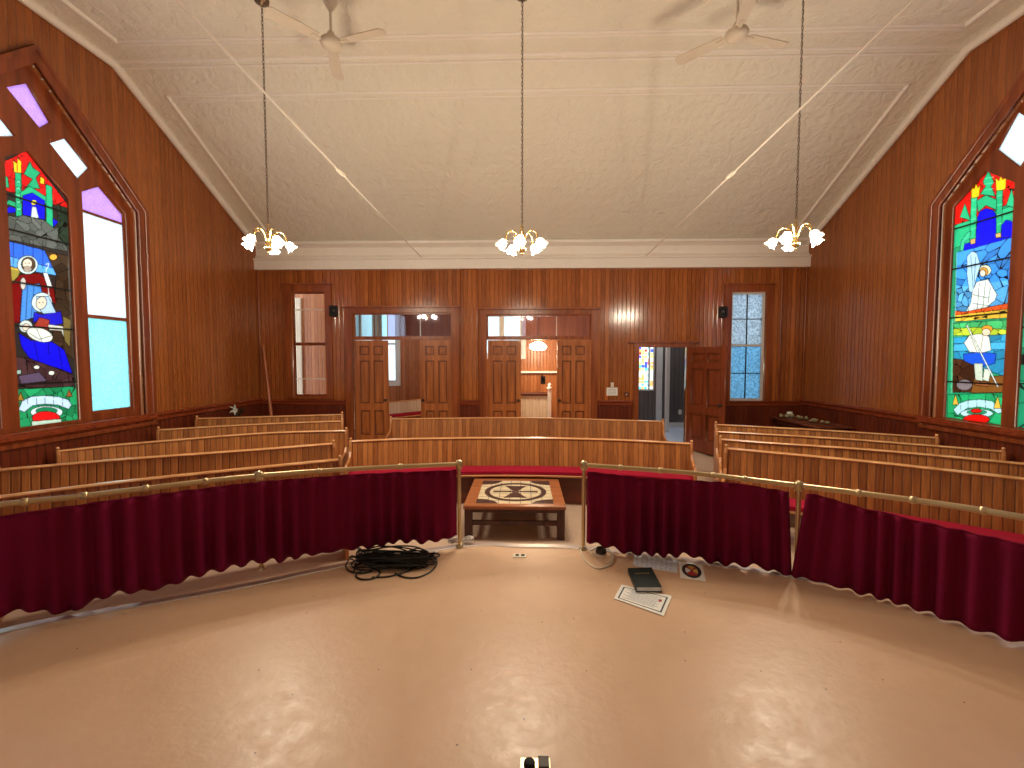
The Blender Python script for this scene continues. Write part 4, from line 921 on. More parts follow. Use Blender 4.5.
def curtain(path, x0, x1, tops, bots, label, seed, ext=0, gather=1.0, taper=(0, 0)):
    rs = random.Random(seed); A = at_px(path, max(x0, 0)); B = at_px(path, min(x1, 1024))
    ia = min(range(len(path)), key=lambda k: (path[k] - A).length); ib = min(range(len(path)), key=lambda k: (path[k] - B).length)
    if ext < 0: ia = 4
    if ext > 0: ib = len(path) - 5
    Q = path[ia:ib + 1]
    if ext >= 0: Q[0] = A
    if ext <= 0: Q[-1] = B
    cum = [0]
    for a, b_ in zip(Q, Q[1:]): cum.append(cum[-1] + (b_ - a).length)
    Ltot = cum[-1]; n = int(Ltot / 0.011); m = 16
    def on(s):
        s = min(max(s, 0), Ltot); i = max(0, min(len(Q) - 2, next((k for k in range(len(cum) - 1) if cum[k + 1] >= s), len(Q) - 2)))
        f = (s - cum[i]) / max(1e-6, cum[i + 1] - cum[i]); p = Q[i].lerp(Q[i + 1], f); d = (Q[i + 1] - Q[i]).normalized(); return p, Vector((d.y, -d.x, 0))
    def interp(tab, x):
        if x <= tab[0][0]: return tab[0][1] + (x - tab[0][0]) * (tab[1][1] - tab[0][1]) / (tab[1][0] - tab[0][0])
        for (xa, ya), (xb, yb) in zip(tab, tab[1:]):
            if x <= xb: return ya + (yb - ya) * (x - xa) / (xb - xa)
        return tab[-1][1] + (x - tab[-1][0]) * (tab[-1][1] - tab[-2][1]) / (tab[-1][0] - tab[-2][0])
    # zt, zb tables along the path from the image rows
    grid = []
    ph = 0; phs = []
    for i in range(n + 1):
        ph += 2 * PI * 0.011 / (0.12 + 0.08 * mnoise.noise(Vector((i * 0.03, seed, 0)))); phs.append(ph)
    for i in range(n + 1):
        s = Ltot * i / n; p, nn = on(s); d = p - CAM; u = 512 + F_PX * d.dot(RGT) / d.dot(FWD)
        uc = min(max(u, -60), 1090)
        zt = z_at(interp(tops, uc), p.x, p.y); zb = z_at(interp(bots, uc), p.x, p.y)
        if u < -60 or u > 1090: zt = 0.95; zb = 0.40
        zt = min(zt, p.z - 0.02); zb = max(zb + 0.045 * mnoise.noise(Vector((s * 4.5, seed, 2))) , PZ + 0.012)
        row = []
        for j in range(m + 1):
            f = j / m; am = (0.018 + 0.024 * f ** 0.8) * gather * (0.8 + 0.9 * mnoise.noise(Vector((s * 3, seed + 5, f * 0.8))))
            off = am * math.sin(phs[i] + 0.5 * f * mnoise.noise(Vector((s * 2, 3, seed)))) + 0.012 * f * mnoise.noise(Vector((s * 1.3, f * 2, seed + 9)))
            # a curtain that narrows towards its free edge
            s2 = s
            if taper[0]: s2 = s + taper[0] * (1 - f) * max(0, 1 - s / 0.35)
            if taper[1]: s2 = s - taper[1] * (1 - f) * max(0, 1 - (Ltot - s) / 0.35)
            q, n2 = on(s2)
            row.append(q + n2 * (off + 0.03) + Vector((0, 0, zt + (zb - zt) * f - q.z)))
        grid.append(row)
    mb = MB(); w_ = m + 1
    mb.add([v for r in grid for v in r], [(i * w_ + j, (i + 1) * w_ + j, (i + 1) * w_ + j + 1, i * w_ + j + 1) for i in range(n) for j in range(m)], smooth=True)
    o = mb.build('curtain', 'velvet', solid=0.006)
    tag(o, label, 'curtain', 'maroon curtains along the altar rails')
    me = o.data; piv = Vector((Q[len(Q) // 2].x, Q[len(Q) // 2].y, PZ)); me.transform(Matrix.Translation(-piv)); o.location = piv
    mb = MB(); mb.tube([r[0] for r in grid[::6]], 0.006, 6); hm = mb.build('heading_cord', 'velvet', o)
    return o
topsL = [(0, 515.5), (129, 497), (254, 481.6), (350, 474), (457, 469.5)]
botsL = [(0, 615), (24, 612), (60, 607), (101, 595), (145, 588), (185, 577), (249, 560), (270, 560), (311, 554), (346, 548), (400, 541), (447, 538), (457, 536)]
topsR = [(587, 471), (640, 477), (737, 482.5), (788, 491), (808, 492.5), (858, 506), (915, 519), (1024, 543)]
botsR = [(587, 539), (631, 551), (680, 554.6), (714, 559.6), (750, 565), (792, 571), (804, 578), (855, 591), (908, 608), (950, 620), (1002, 637), (1024, 640)]
curtain(PL, -200, 262, topsL, botsL, 'maroon curtain hung below the row of oak pews and nativity window', 1, ext=-1)
curtain(PL, 257, 456, topsL, botsL, 'maroon pleated curtain ending at the post beside the mosaic table, above the black cable', 2)
curtain(PR, 588, 794, topsR, botsR, 'maroon curtain above the green book, with a slanted free edge', 3, taper=(0, 0.035))
curtain(PR, 794, 1300, topsR, botsR, 'wide maroon curtain with sagging top edge below the angel window', 4, ext=1, taper=(0.075, 0))

# ---------------------------------------------------------------- mosaic coffee table
ta = bp(463.2, 506, 2, 0.36); tb = bp(565.8, 506, 2, 0.36); tcn = bp(557, 478.8, 2, 0.36)
tx0, tx1, ty0, ty1 = ta.x, tb.x, ta.y, tcn.y
T = thing('coffee_table', ((tx0 + tx1) / 2, (ty0 + ty1) / 2, 0), 'square coffee table with a mosaic cross and ring on its top', 'table')
fr = 0.12; cx, cyy = (tx0 + tx1) / 2, (ty0 + ty1) / 2; hx, hy = (tx1 - tx0) / 2 - fr, (ty1 - ty0) / 2 - 0.09
plate('top_frame', rect(tx0, tx1, ty0, ty1), [rect(cx - hx, cx + hx, cyy - hy, cyy + hy)], 0.035, (0, 0, 0.325), (1, 0, 0), (0, 1, 0), 'table_wood', T)
mb = MB(); mb.box(cx - hx, cx + hx, cyy - hy, cyy + hy, 0.328, 0.352)
tile = mb.build('tile_field', 'tile_cream', T)
def flat(name, poly, mat, parent, z=0.352, h=0.004, holes=()):
    return plate(name, poly, holes, h, (0, 0, z), (1, 0, 0), (0, 1, 0), mat, parent)
R1, R2 = hx * 0.86, hx * 0.73
flat('ring', ell((cx, cyy), R1, R1, n=48), 'tile_brown', tile, holes=[ell((cx, cyy), R2, R2, n=48)])
for ang in (PI / 2, -PI / 2):
    ca, sa = math.cos(ang), math.sin(ang); r = lambda x, y: (cx + x * ca - y * sa, cyy + x * sa + y * ca)
    flat('cross_arm', [r(0.01, -0.02), r(R2 * .78, -R2 * .42), r(R2 * .72, 0), r(R2 * .78, R2 * .42), r(0.01, .02)], 'tile_brown', tile)
for s in (-1, 1): flat('cross_bar', [(cx + s * .02, cyy - .015), (cx + s * R2 * .85, cyy - .026), (cx + s * R2 * .85, cyy + .026), (cx + s * .02, cyy + .015)], 'tile_brown', tile)
for sx in (-1, 1):
    for sy in (-1, 1):
        q = [(cx + sx * hx, cyy + sy * hy)] + [(cx + sx * (hx - hx * .56 * math.cos(t)), cyy + sy * (hy - hx * .42 * math.sin(t))) for t in np.linspace(0, PI / 2, 12)]
        flat('corner_tile', q, 'tile_brown', tile)
mb = MB()
for i in range(1, 7):
    x = cx - hx + 2 * hx * i / 7; mb.box(x - .0025, x + .0025, cyy - hy, cyy + hy, .352, .3528)
    y = cyy - hy + 2 * hy * i / 7; mb.box(cx - hx, cx + hx, y - .0025, y + .0025, .352, .3528)
mb.build('grout_lines', 'ink', tile)
for sx in (0, 1):
    for sy in (0, 1):
        x = tx0 + 0.01 if sx == 0 else tx1 - 0.09; y = ty0 + 0.01 if sy == 0 else ty1 - 0.09
        mb = MB(); mb.box(x, x + .08, y, y + .08, 0, .325); mb.build('leg', 'table_dark_wood', T, bevel=.004)
for y in (ty0 + .02, ty1 - .05):
    mb = MB(); mb.box(tx0 + .09, tx1 - .09, y, y + .03, .285, .325); mb.build('apron', 'table_dark_wood', T, bevel=.003)
    mb = MB(); mb.box(tx0 + .09, tx1 - .09, y, y + .03, .15, .2); mb.build('stretcher', 'table_dark_wood', T, bevel=.003)
for x in (tx0 + .02, tx1 - .05):
    mb = MB(); mb.box(x, x + .03, ty0 + .09, ty1 - .09, .285, .325); mb.build('apron', 'table_dark_wood', T, bevel=.003)
    mb = MB(); mb.box(x, x + .03, ty0 + .09, ty1 - .09, .15, .2); mb.build('stretcher', 'table_dark_wood', T, bevel=.003)

# ---------------------------------------------------------------- chandeliers
def chandelier_parts(t, loc, top, first):
    L0 = Vector(loc); S = 0.84; pt = lambda r, a, z: (L0.x + S * r * math.cos(a), L0.y + S * r * math.sin(a), L0.z + S * z)
    mb = MB(); mb.lathe([(0, 0), (.075, 0), (.07, -.03), (.03, -.045), (.012, -.07), (0, -.07)], 18, Matrix.Translation((L0.x, L0.y, top))); mb.build('canopy', 'chain_metal', t)
    mb = MB(); z = L0.z + 0.21; k = 0
    while z < top - 0.05:
        a = PI / 2 * (k % 2); ring = [(L0.x +   .009 * math.cos(q) * math.cos(a), L0.y + .009 * math.cos(q) * math.sin(a), z + .026 * math.sin(q)) for q in (2 * PI * i / 10 for i in range(10))]
        mb.tube(ring, 0.003, 5, closed=True); z += 0.04; k += 1
    mb.tube([(L0.x + .006, L0.y, L0.z + .2), (L0.x + .006, L0.y + .004, top - .04)], .0025, 5)
    mb.build('chain', 'chain_metal', t)
    mb = MB(); mb.lathe([(0, .235), (.012, .23), (.016, .2), (.01, .18), (.022, .15), (.03, .12), (.018, .09), (.02, .06), (.034, .04), (.02, .02), (.03, -.02), (.05, -.06), (.055, -.085), (.03, -.11), (.012, -.12), (.018, -.135), (.01, -.15), (0, -.155)], 18, Matrix.Translation(L0) @ Matrix.Scale(S, 4)); mb.build('body', 'bright_brass', t)
    for i in range(5):
        a = 2 * PI * i / 5 + 0.5 + first
        path = spline([pt(.03, a, .02), pt(.06, a, .10), pt(.12, a, .145), pt(.185, a, .12), pt(.21, a, .055), pt(.212, a, .03)], 5)
        mb = MB(); mb.tube(path, .0085, 8); ar = mb.build('arm', 'bright_brass', t)
        o = Vector(pt(.212, a, .03)); out = Vector((math.cos(a), math.sin(a), 0)); dn = (Vector((0, 0, -1)) + out * 0.8).normalized()
        Q = Vector((0, 0, 1)).rotation_difference(dn).to_matrix().to_4x4(); M = Matrix.Translation(o) @ Q @ Matrix.Scale(S * 0.92, 4)
        mb = MB(); mb.lathe([(0, -.012), (.022, -.01), (.026, .01), (.02, .02), (0, .022)], 12, M); mb.build('cup', 'bright_brass', ar)
        mb = MB(); prof = [(.022, .008), (.045, .03), (.056, .06), (.054, .085), (.066, .115), (.082, .13)]
        n = 24; vs = []; fs = []
        for j, (r, zz) in enumerate(prof):
            for q in range(n):
                f = (j / 5) ** 3; rr_ = r * (1 + .07 * f * math.cos(6 * 2 * PI * q / n)); vs.append(M @ Vector((rr_ * math.cos(2 * PI * q / n), rr_ * math.sin(2 * PI * q / n), zz + .006 * f * math.cos(6 * 2 * PI * q / n))))
        for j in range(5): fs += [(j * n + q, j * n + (q + 1) % n, (j + 1) * n + (q + 1) % n, (j + 1) * n + q) for q in range(n)]
        mb.add(vs, fs, smooth=True); mb.build('lamp_shade', 'shade_glass', ar)
        mb = MB(); mb.lathe([(0, .015), (.012, .02), (.022, .05), (.024, .065), (.016, .082), (0, .088)], 12, M); mb.build('bulb', 'bulb_glow', ar)
        pos = M @ Vector((0, 0, .12))
        lo = point('chandelier_bulb_light', pos, (1, 0.88, 0.69), BULB_W, .035)
labs = ['brass five-light chandelier on a long chain before the narrow clear window', 'brass five-light chandelier hanging over the mosaic table, between two fans', 'brass five-light chandelier on a long chain before the frosted back window']
for (px, py), lab, fi in zip(((268.5, 242), (522, 243), (795.5, 238)), labs, (0.1, 0.35, 0.8)):
    p = bp(px, py, 1, 4.9); t = thing('chandelier', p, lab, 'chandelier', 'three brass chandeliers on chains'); chandelier_parts(t, p, TOP_Z, fi)

# ---------------------------------------------------------------- ceiling fans
def fan(loc, rot, label):
    L0 = Vector(loc); t = thing('ceiling_fan', (L0.x, L0.y, L0.z), label, 'fan', 'cream three-blade ceiling fans'); T_ = Matrix.Translation(L0)
    mb = MB(); mb.lathe([(0, TOP_Z - L0.z), (.07, TOP_Z - L0.z), (.075, TOP_Z - L0.z - .04), (.03, TOP_Z - L0.z - .12), (0, TOP_Z - L0.z - .12)], 16, T_); mb.build('canopy', 'fan_white', t)
    mb = MB(); mb.tube([L0 + Vector((0, 0, .06)), L0 + Vector((0, 0, TOP_Z - L0.z - .1))], .014, 10); mb.build('down_rod', 'fan_white', t)
    mb = MB(); mb.lathe([(0, .12), (.03, .11), (.05, .05), (.1, .03), (.115, 0), (.1, -.035), (.06, -.055), (0, -.06)], 20, T_); mb.build('motor_housing', 'fan_white', t)
    for i in range(3):
        a = rot + i * 2 * PI / 3; M = T_ @ Matrix.Rotation(a, 4, 'Z') @ Matrix.Rotation(.2, 4, 'X')
        mb = MB(); mb.prism([(.14, -.05), (.3, -.062), (.6, -.07), (.64, -.03), (.64, .035), (.6, .07), (.3, .062), (.14, .05)], -.004, .004, M); bl = mb.build('blade', 'fan_white', t)
        mb = MB(); mb.box(.08, .2, -.02, .02, -.012, -.004, M); mb.build('blade_bracket', 'fan_white', bl, bevel=.003)
p = bp(331, 43, 1, 4.9); fan((p.x, p.y, p.z), math.radians(-14), 'cream ceiling fan hung between the clear-window chandelier and the middle one')
p = bp(737, 34, 1, 4.85); fan((p.x, p.y, p.z), math.radians(18), 'cream ceiling fan nearest the frosted back window')

# ---------------------------------------------------------------- tie rods
def tie_rod(x, za, zb, tb_y, label):
    f = lambda y: za + (zb - za) * (8.81 - y) / 7.0
    t = thing('tie_rod', (x, 8.81, za), label, 'rod', 'white ceiling tie rods')
    MB().tube([(x, 8.82, za), (x, -2.75, f(-2.75))], .009, 8).build('rod', 'rod_white', t)
    mb = MB(); mb.lathe([(0, 0), (.045, 0), (.045, .012), (.02, .03), (0, .03)], 14, Matrix.Translation((x, 8.824, za)) @ Matrix.Rotation(PI / 2, 4, 'X')); mb.build('anchor_plate', 'rod_white', t)
    z = f(tb_y); mb = MB()
    mb.tube([(x - .0, tb_y - .11, z), (x - .022, tb_y - .07, z), (x - .022, tb_y + .07, z), (x, tb_y + .11, z), (x + .022, tb_y + .07, z), (x + .022, tb_y - .07, z)], .006, 8, closed=True)
    mb.build('turnbuckle', 'rod_white', t)
tie_rod(-1.993, 3.868, 3.95, 4.95, 'thin white tie rod with turnbuckle on the clear-window side of the ceiling')
tie_rod(2.326, 3.861, 4.06, 5.25, 'thin white tie rod with turnbuckle on the frosted-window side of the ceiling')

# ---------------------------------------------------------------- small things on the back wall
def speaker(px, py, label, s):
    p = bp(px, py, 1, YB - .1); t = thing('loudspeaker', (p.x, YB, p.z), label, 'speaker', 'small black wall speakers')
    mb = MB(); mb.box(p.x - .075, p.x + .075, YB - .19, YB - .06, p.z - .1, p.z + .1, Matrix.Translation((p.x, YB, p.z)) @ Matrix.Rotation(s * .35, 4, 'Z') @ Matrix.Translation((-p.x, -YB, -p.z))); cab = mb.build('cabinet', 'black_plastic', t, bevel=.012)
    mb = MB(); mb.lathe([(0, 0), (.05, 0), (.056, .006), (.03, .012), (0, .02)], 18, Matrix.Translation((p.x, YB, p.z)) @ Matrix.Rotation(s * .35, 4, 'Z') @ Matrix.Translation((0, -.187, 0)) @ Matrix.Rotation(PI / 2, 4, 'X')); mb.build('cone', 'cable_rubber', t)
    mb = MB(); mb.box(p.x - .03, p.x + .03, YB - .1, YB - .001, p.z - .02, p.z + .02); mb.build('bracket', 'dark_metal', t)
speaker(331.5, 311, 'small black loudspeaker beside the narrow clear window', 1); speaker(725, 312, 'small black loudspeaker beside the frosted back window', -1)
a, b_ = bp(606.5, 387.5, 1, YB), bp(617.5, 395.5, 1, YB); cx_ = (a.x + b_.x) / 2
n_ = thing('notice_card', (cx_, YB, b_.z), 'white notice card pinned on the boards beside the open corridor door', 'card')
mb = MB(); mb.box(a.x, b_.x, YB - .006, YB - .001, b_.z, a.z); cd_ = mb.build('card', 'paper', n_)
mb = MB()
for i in range(4): mb.box(a.x + .03, b_.x - .03, YB - .0068, YB - .006, b_.z + .03 + i * .028, b_.z + .038 + i * .028)
mb.build('print', 'ink_pale', n_)
mb = MB(); mb.box(cx_ - .03, cx_ + .03, YB - .03, YB - .001, a.z + .005, a.z + .1); tag(mb.build('thermostat', 'cord_cream', bevel=.008), 'small cream thermostat box just above the notice card', 'thermostat')
p = bp(626.5, 394.5, 1, YB)
t = thing('light_switch', (p.x, YB, p.z), 'square brown switch plate between the notice card and open door', 'switch')
mb = MB(); mb.box(p.x - .05, p.x + .05, YB - .01, YB - .001, p.z - .05, p.z + .05); mb.build('cover_plate', 'side_table_wood', t, bevel=.004)
mb = MB(); mb.box(p.x - .008, p.x + .008, YB - .022, YB - .01, p.z - .014, p.z + .014); mb.build('toggle', 'cord_cream', t)
# pole leaning in the corner
a = bp(263, 345, 1, YB - .06); b_ = bp(271, 413, 1, YB - .25); b_ = a + (b_ - a) * ((a.z - ramp(8.6) - .003) / (a.z - b_.z))
mb = MB(); mb.tube([b_, a], [.034, .026], 10); tag(mb.build('wooden_pole', 'pole_wood'), 'plain wooden pole leaning in the corner by the narrow clear window', 'pole')

# plant on a stand behind the rear pew
p = bp(237, 409, 1, 7.75); q = Vector((p.x, p.y, ramp(p.y)))
st = thing('plant_stand', q, 'dark wooden plant stand behind the rearmost pew', 'stand')
mb = MB(); mb.lathe([(0, 0), (.16, 0), (.15, .03), (.03, .06), (.025, .5), (.04, .6), (.14, .62), (.14, .65), (0, .65)], 18, Matrix.Translation(q)); mb.build('pedestal', 'table_dark_wood', st)
zt = q.z + .65
pl = thing('potted_plant', (p.x, p.y, zt), 'small dark plant with one white bloom in the corner behind the rear pews', 'plant')
mb = MB(); mb.lathe([(0, 0), (.07, 0), (.095, .13), (.1, .14), (.085, .14), (.08, .12), (0, .12)], 18, Matrix.Translation((p.x, p.y, zt))); mb.build('pot', 'black_plastic', pl)
rs = random.Random(2); mb = MB()
for i in range(16):
    a = rs.uniform(0, 2 * PI); l = rs.uniform(.16, .3); h = rs.uniform(.1, .22); w_ = .016
    base = Vector((p.x, p.y, zt + .12)); tip = base + Vector((math.cos(a) * l * .7, math.sin(a) * l * .35, h)); mid_ = base.lerp(tip, .55) + Vector((0, 0, .05)); sd = Vector((-math.sin(a), math.cos(a), 0)) * w_
    mb.add([base, mid_ + sd, tip, mid_ - sd], [(0, 1, 2, 3)])
mb.build('leaves', 'leaf', pl, solid=.003)
mb = MB(); fp = Vector((p.x + .02, p.y - .09, p.z)); 
for i in range(5):
    a = 2 * PI * i / 5; d = Vector((math.cos(a), -.5, math.sin(a) * 1.2)); mb.add([fp, fp + d * .04 + Vector((.02, 0, .01)), fp + d * .085, fp + d * .04 - Vector((.02, 0, -.01))], [(0, 1, 2, 3)])
mb.add([fp + Vector((-.04, -.01, -.05)), fp + Vector((.05, -.01, -.04)), fp + Vector((.01, -.01, .09))], [(0, 1, 2)])
mb.build('bloom', 'bloom', pl, solid=.004)

# table against the side wall with dried arrangements
SX0, SX1, SY0, SY1, SZ = 4.72, 5.33, 7.35, 8.72, 0.80
t = thing('side_table', ((SX0 + SX1) / 2, (SY0 + SY1) / 2, ramp(8)), 'dark wooden side table along the wall behind the rearmost pew', 'table')
mb = MB(); mb.box(SX0, SX1, SY0, SY1, SZ - .03, SZ); mb.build('tabletop', 'side_table_wood', t, bevel=.008)
mb = MB(); mb.box(SX0 + .04, SX1 - .04, SY0 + .04, SY1 - .04, SZ - .11, SZ - .03); mb.build('apron', 'table_dark_wood', t)
for x in (SX0 + .04, SX1 - .1):
    for y in (SY0 + .04, SY1 - .1):
        mb = MB(); mb.box(x, x + .06, y, y + .06, ramp(y), SZ - .03); mb.build('leg', 'table_dark_wood', t, bevel=.004)
rs = random.Random(11)
def bouquet(x, y, sc, lab, cup=False):
    t = thing('dried_bouquet', (x, y, SZ), lab, 'flowers', 'dried flowers on the side table')
    mb = MB()
    for i in range(7):
        a = rs.uniform(-.5, .5) + PI * .5; l = rs.uniform(.1, .2) * sc; mb.tube([(x, y, SZ + .012), (x + math.cos(a) * l * .3, y - l * .6, SZ + .02), (x + math.cos(a) * l, y - l, SZ + .015 + rs.uniform(0, .03))], .004, 5)
    mb.build('stems', 'dried_green', t)
    mb = MB()
    for i in range(10):
        c = Vector((x + rs.uniform(-.08, .08) * sc, y - rs.uniform(.02, .16) * sc, SZ + rs.uniform(.03, .06) * sc)); r = rs.uniform(.016, .03) * sc
        mb.lathe([(0, -r), (r * .8, -r * .6), (r, 0), (r * .7, r * .7), (0, r)], 8, Matrix.Translation(c))
    mb.build('blossoms', 'dried_flower', t)
bouquet(4.86, 8.55, 1.2, 'pale dried flowers lying at the far end of the side table')
bouquet(5.02, 8.30, 1.0, 'dried flowers lying second from the far end of the side table')
bouquet(4.98, 7.98, .9, 'dried flowers lying at the middle of the side table')
bouquet(5.08, 7.75, .8, 'dried flowers lying nearest the near end of the side table')
mb = MB(); mb.lathe([(0, 0), (.035, 0), (.048, .1), (.044, .1), (.032, .008), (0, .008)], 16, Matrix.Translation((5.02, 8.60, SZ))); tag(mb.build('cup', 'bloom'), 'pale green cup beside the dried flowers on the side table', 'cup')

# ---------------------------------------------------------------- things on the platform floor
FZ = PZ + 0.001
# coiled black cable
c0 = bp(392, 565, 2, FZ); t = thing('cable_coil', (c0.x, c0.y, FZ), 'untidy coil of black cable lying before the maroon curtain', 'cable')
rs = random.Random(4); mb = MB()
for k in range(22):
    rx = rs.uniform(.2, .3); ry = rs.uniform(.04, .12); ox, oy = rs.uniform(-.05, .06), rs.uniform(-.01, .06); z0 = FZ + .008 + rs.uniform(0, .075); th = rs.uniform(-.25, .15); tl_ = rs.uniform(.0, .02)
    ring = []
    for i in range(36):
        a = 2 * PI * i / 36; w1 = 1 + .08 * math.sin(3 * a + k); x = rx * w1 * math.cos(a); y = ry * w1 * math.sin(a)
        ring.append((c0.x + ox + x * math.cos(th) - y * math.sin(th), c0.y + oy + x * math.sin(th) + y * math.cos(th), z0 + tl_ * math.sin(a * 2 + k)))
    mb.tube(ring, .0058, 6, closed=True)
mb.build('bundle', 'cable_rubber', t)
def floor_loop(pts, r=.0058, mat='cable_rubber', name='loose_loop', par=None, z=FZ):
    P = [bp(x, y, 2, z) + Vector((0, 0, r)) for x, y in pts]; m_ = MB(); m_.tube(spline(P, 7), r, 7); return m_.build(name, mat, par)
floor_loop([(372, 578), (390, 577), (412, 570), (425, 561), (428, 553), (418, 549), (408, 552)], par=t)
floor_loop([(395, 574), (405, 578), (418, 578), (431, 572), (437, 564), (434, 557), (425, 556), (412, 562)], par=t)
floor_loop([(352, 556), (346, 566), (350, 572), (362, 574), (372, 572)], par=t)
floor_loop([(364, 570), (356, 576), (362, 580), (374, 579), (380, 573), (370, 568)], par=t)
floor_loop([(354, 572), (358, 560), (372, 556)], par=t)
for (x0, y0), (x1, y1) in (((431, 554.5), (438, 551.5)), ((361, 550), (355, 546))):
    a, b_ = bp(x0, y0, 2, FZ + .02), bp(x1, y1, 2, FZ + .02)
    mb = MB(); mb.tube([a, a.lerp(b_, .5)], .011, 10); pg = mb.build('plug', 'cable_rubber', t); mb = MB(); mb.tube([a.lerp(b_, .5), a.lerp(b_, .72), a.lerp(b_, .74), b_], [.008, .008, .005, .004], 8); mb.build('plug_tip', 'plug_silver', pg)
# crumpled clear wrap with bright wire at the foot of the rail post
w0 = bp(460, 542, 2, FZ); t = thing('cord_bundle', (w0.x, w0.y, FZ), 'small tangle of whitish wire at the foot of the brass post beside the table', 'cord')
mb = MB(); rs = random.Random(9)
for cxo, lob in ((-.055, 0), (.075, 1)):
    for k in range(7):
        ring = []; r = rs.uniform(.02, .05); ph = rs.uniform(0, 6)
        for i in range(18):
            a = 2 * PI * i / 18; ring.append((w0.x + cxo + r * math.cos(a), w0.y - .03 + r * .7 * math.sin(a), FZ + .012 + .02 * (1 + math.sin(a + ph)) + rs.uniform(0, .003)))
        mb.tube(ring, .0045, 6, closed=True)
mb.build('wire', 'purse_cellophane', t)
# cream cord with loops and a small dark reel by the other post
v0 = bp(600, 555, 2, FZ); t = thing('extension_cord', (v0.x, v0.y, FZ), 'cream cord in loose loops at the brass post beside the green book', 'cord')
floor_loop([(580.5, 549), (582, 556), (588, 564), (597, 569), (606, 567.5), (612, 563), (613, 554), (608, 549), (600, 547), (592, 550), (594, 556), (604, 558)], .006, 'cord_cream', 'cord', t)
floor_loop([(604, 549), (611, 552), (612, 560), (606, 563)], .005, 'cord_cream', 'cord', t, FZ + .014)
floor_loop([(590, 552), (598, 548), (609, 547)], .005, 'cord_cream', 'cord', t, FZ + .02)
mb = MB(); c_ = bp(601, 553.5, 2, FZ)
for k in range(5):
    mb.tube([(c_.x + .055 * math.cos(a) * (1 - .05 * k) * .7, c_.y + .03 * math.sin(a), FZ + .012 + .008 * k) for a in (2 * PI * i / 20 for i in range(20))], .0065, 6, closed=True)
mb.build('dark_coil', 'dark_metal', t)
for x, y in ((610.5, 546), (618.5, 547.5)):
    q = bp(x, y, 2, FZ); mb = MB(); mb.box(q.x - .012, q.x + .012, q.y - .01, q.y + .01, FZ, FZ + .032); mb.build('plug', 'white_trim', t, bevel=.004)

# papers and book
def quad_sheet(px, z, label, mat='paper', group='loose papers on the platform floor', thick=.0012, name='paper_sheet'):
    P = [bp(x, y, 2, z) for x, y in px]; c_ = sum(P, Vector()) / 4
    t = thing(name, (c_.x, c_.y, z), label, 'paper', group)
    mb = MB(); mb.prism([(p.x, p.y) for p in P], z, z + thick); s_ = mb.build('sheet', mat, t)
    def at(u, v):                       # u along the long side, v along the short side
        return P[0].lerp(P[1], u).lerp(P[3].lerp(P[2], u), v)
    return t, s_, at
def printed(t, at, rects, z, mat):
    mb = MB()
    for u0, u1, v0, v1 in rects: mb.prism([tuple(at(u0, v0).xy), tuple(at(u1, v0).xy), tuple(at(u1, v1).xy), tuple(at(u0, v1).xy)], z, z + .0003)
    mb.build('print', mat, t)
quad_sheet([(623, 586.5), (670, 595.5), (662, 612.5), (616, 599)], FZ, 'white sheet lying lowest in the paper stack under the green book')
quad_sheet([(624.5, 587), (671.5, 598), (660, 614.5), (614.5, 598.6)], FZ + .0016, 'white sheet in the middle of the stack under the green book')
t, s_, at = quad_sheet([(621.5, 584.8), (672, 596.4), (663.7, 616), (614, 598.5)], FZ + .0032, 'white bordered certificate topmost of the stack under the green book')
zz = FZ + .0032 + .0012; bw = .035
printed(t, at, [(.06, .94, .1, .1 + bw), (.06, .94, .9 - bw, .9), (.06, .06 + .03, .1, .9), (.91, .94, .1, .9)], zz, 'ink')
printed(t, at, [(.14 + .05 * (i % 3), .84 - .06 * (i % 2), .2 + .062 * i, .222 + .062 * i) for i in range(10)], zz, 'ink_pale')
printed(t, at, [(.8, .86, .3, .42)], zz, 'crest_red')
t, s_, at = quad_sheet([(634, 554.6), (678, 559.5), (677.3, 573), (633.2, 565.5)], FZ, 'bluish handwritten sheet half under the maroon curtain', 'paper_blue')
zz = FZ + .0012
rs = random.Random(6); printed(t, at, [(u, u + rs.uniform(.02, .09), v, v + .03) for v in (.14, .26, .38, .5, .62, .74, .86) for u in np.arange(.06, .88, .11)], zz, 'ink_pale')
t, s_, at = quad_sheet([(678.5, 561.5), (702, 564), (706, 581.3), (680.5, 578)], FZ, 'white sheet printed with a round crest near the curtain hem')
mb = MB(); D_ = lambda pts: [tuple(at(u, v).xy) for u, v in pts]
mb.prism(D_(ell((.5, .5), .4, .42, n=28)), zz, zz + .0003); mb.build('crest_ring', 'crest_dark', t)
for k, (mt, a0) in enumerate((('crest_gold', 0), ('crest_red', PI / 2), ('crest_white', PI), ('crest_gold', 3 * PI / 2))):
    mb = MB(); q = [(.5, .5)] + [(.5 + .26 * math.cos(a), .5 + .28 * math.sin(a)) for a in np.linspace(a0 - .62, a0 + .62, 8)]
    mb.prism(D_(q), zz + .0003, zz + .0006); mb.build('crest_field', mt, t)
for s in (1, -1):
    mb = MB(); mb.prism(D_([(.28, .5 - s * .25), (.33, .5 - s * .28), (.72, .5 + s * .25), (.67, .5 + s * .28)]), zz + .0006, zz + .0009); mb.build('crest_cross', 'crest_red', t)
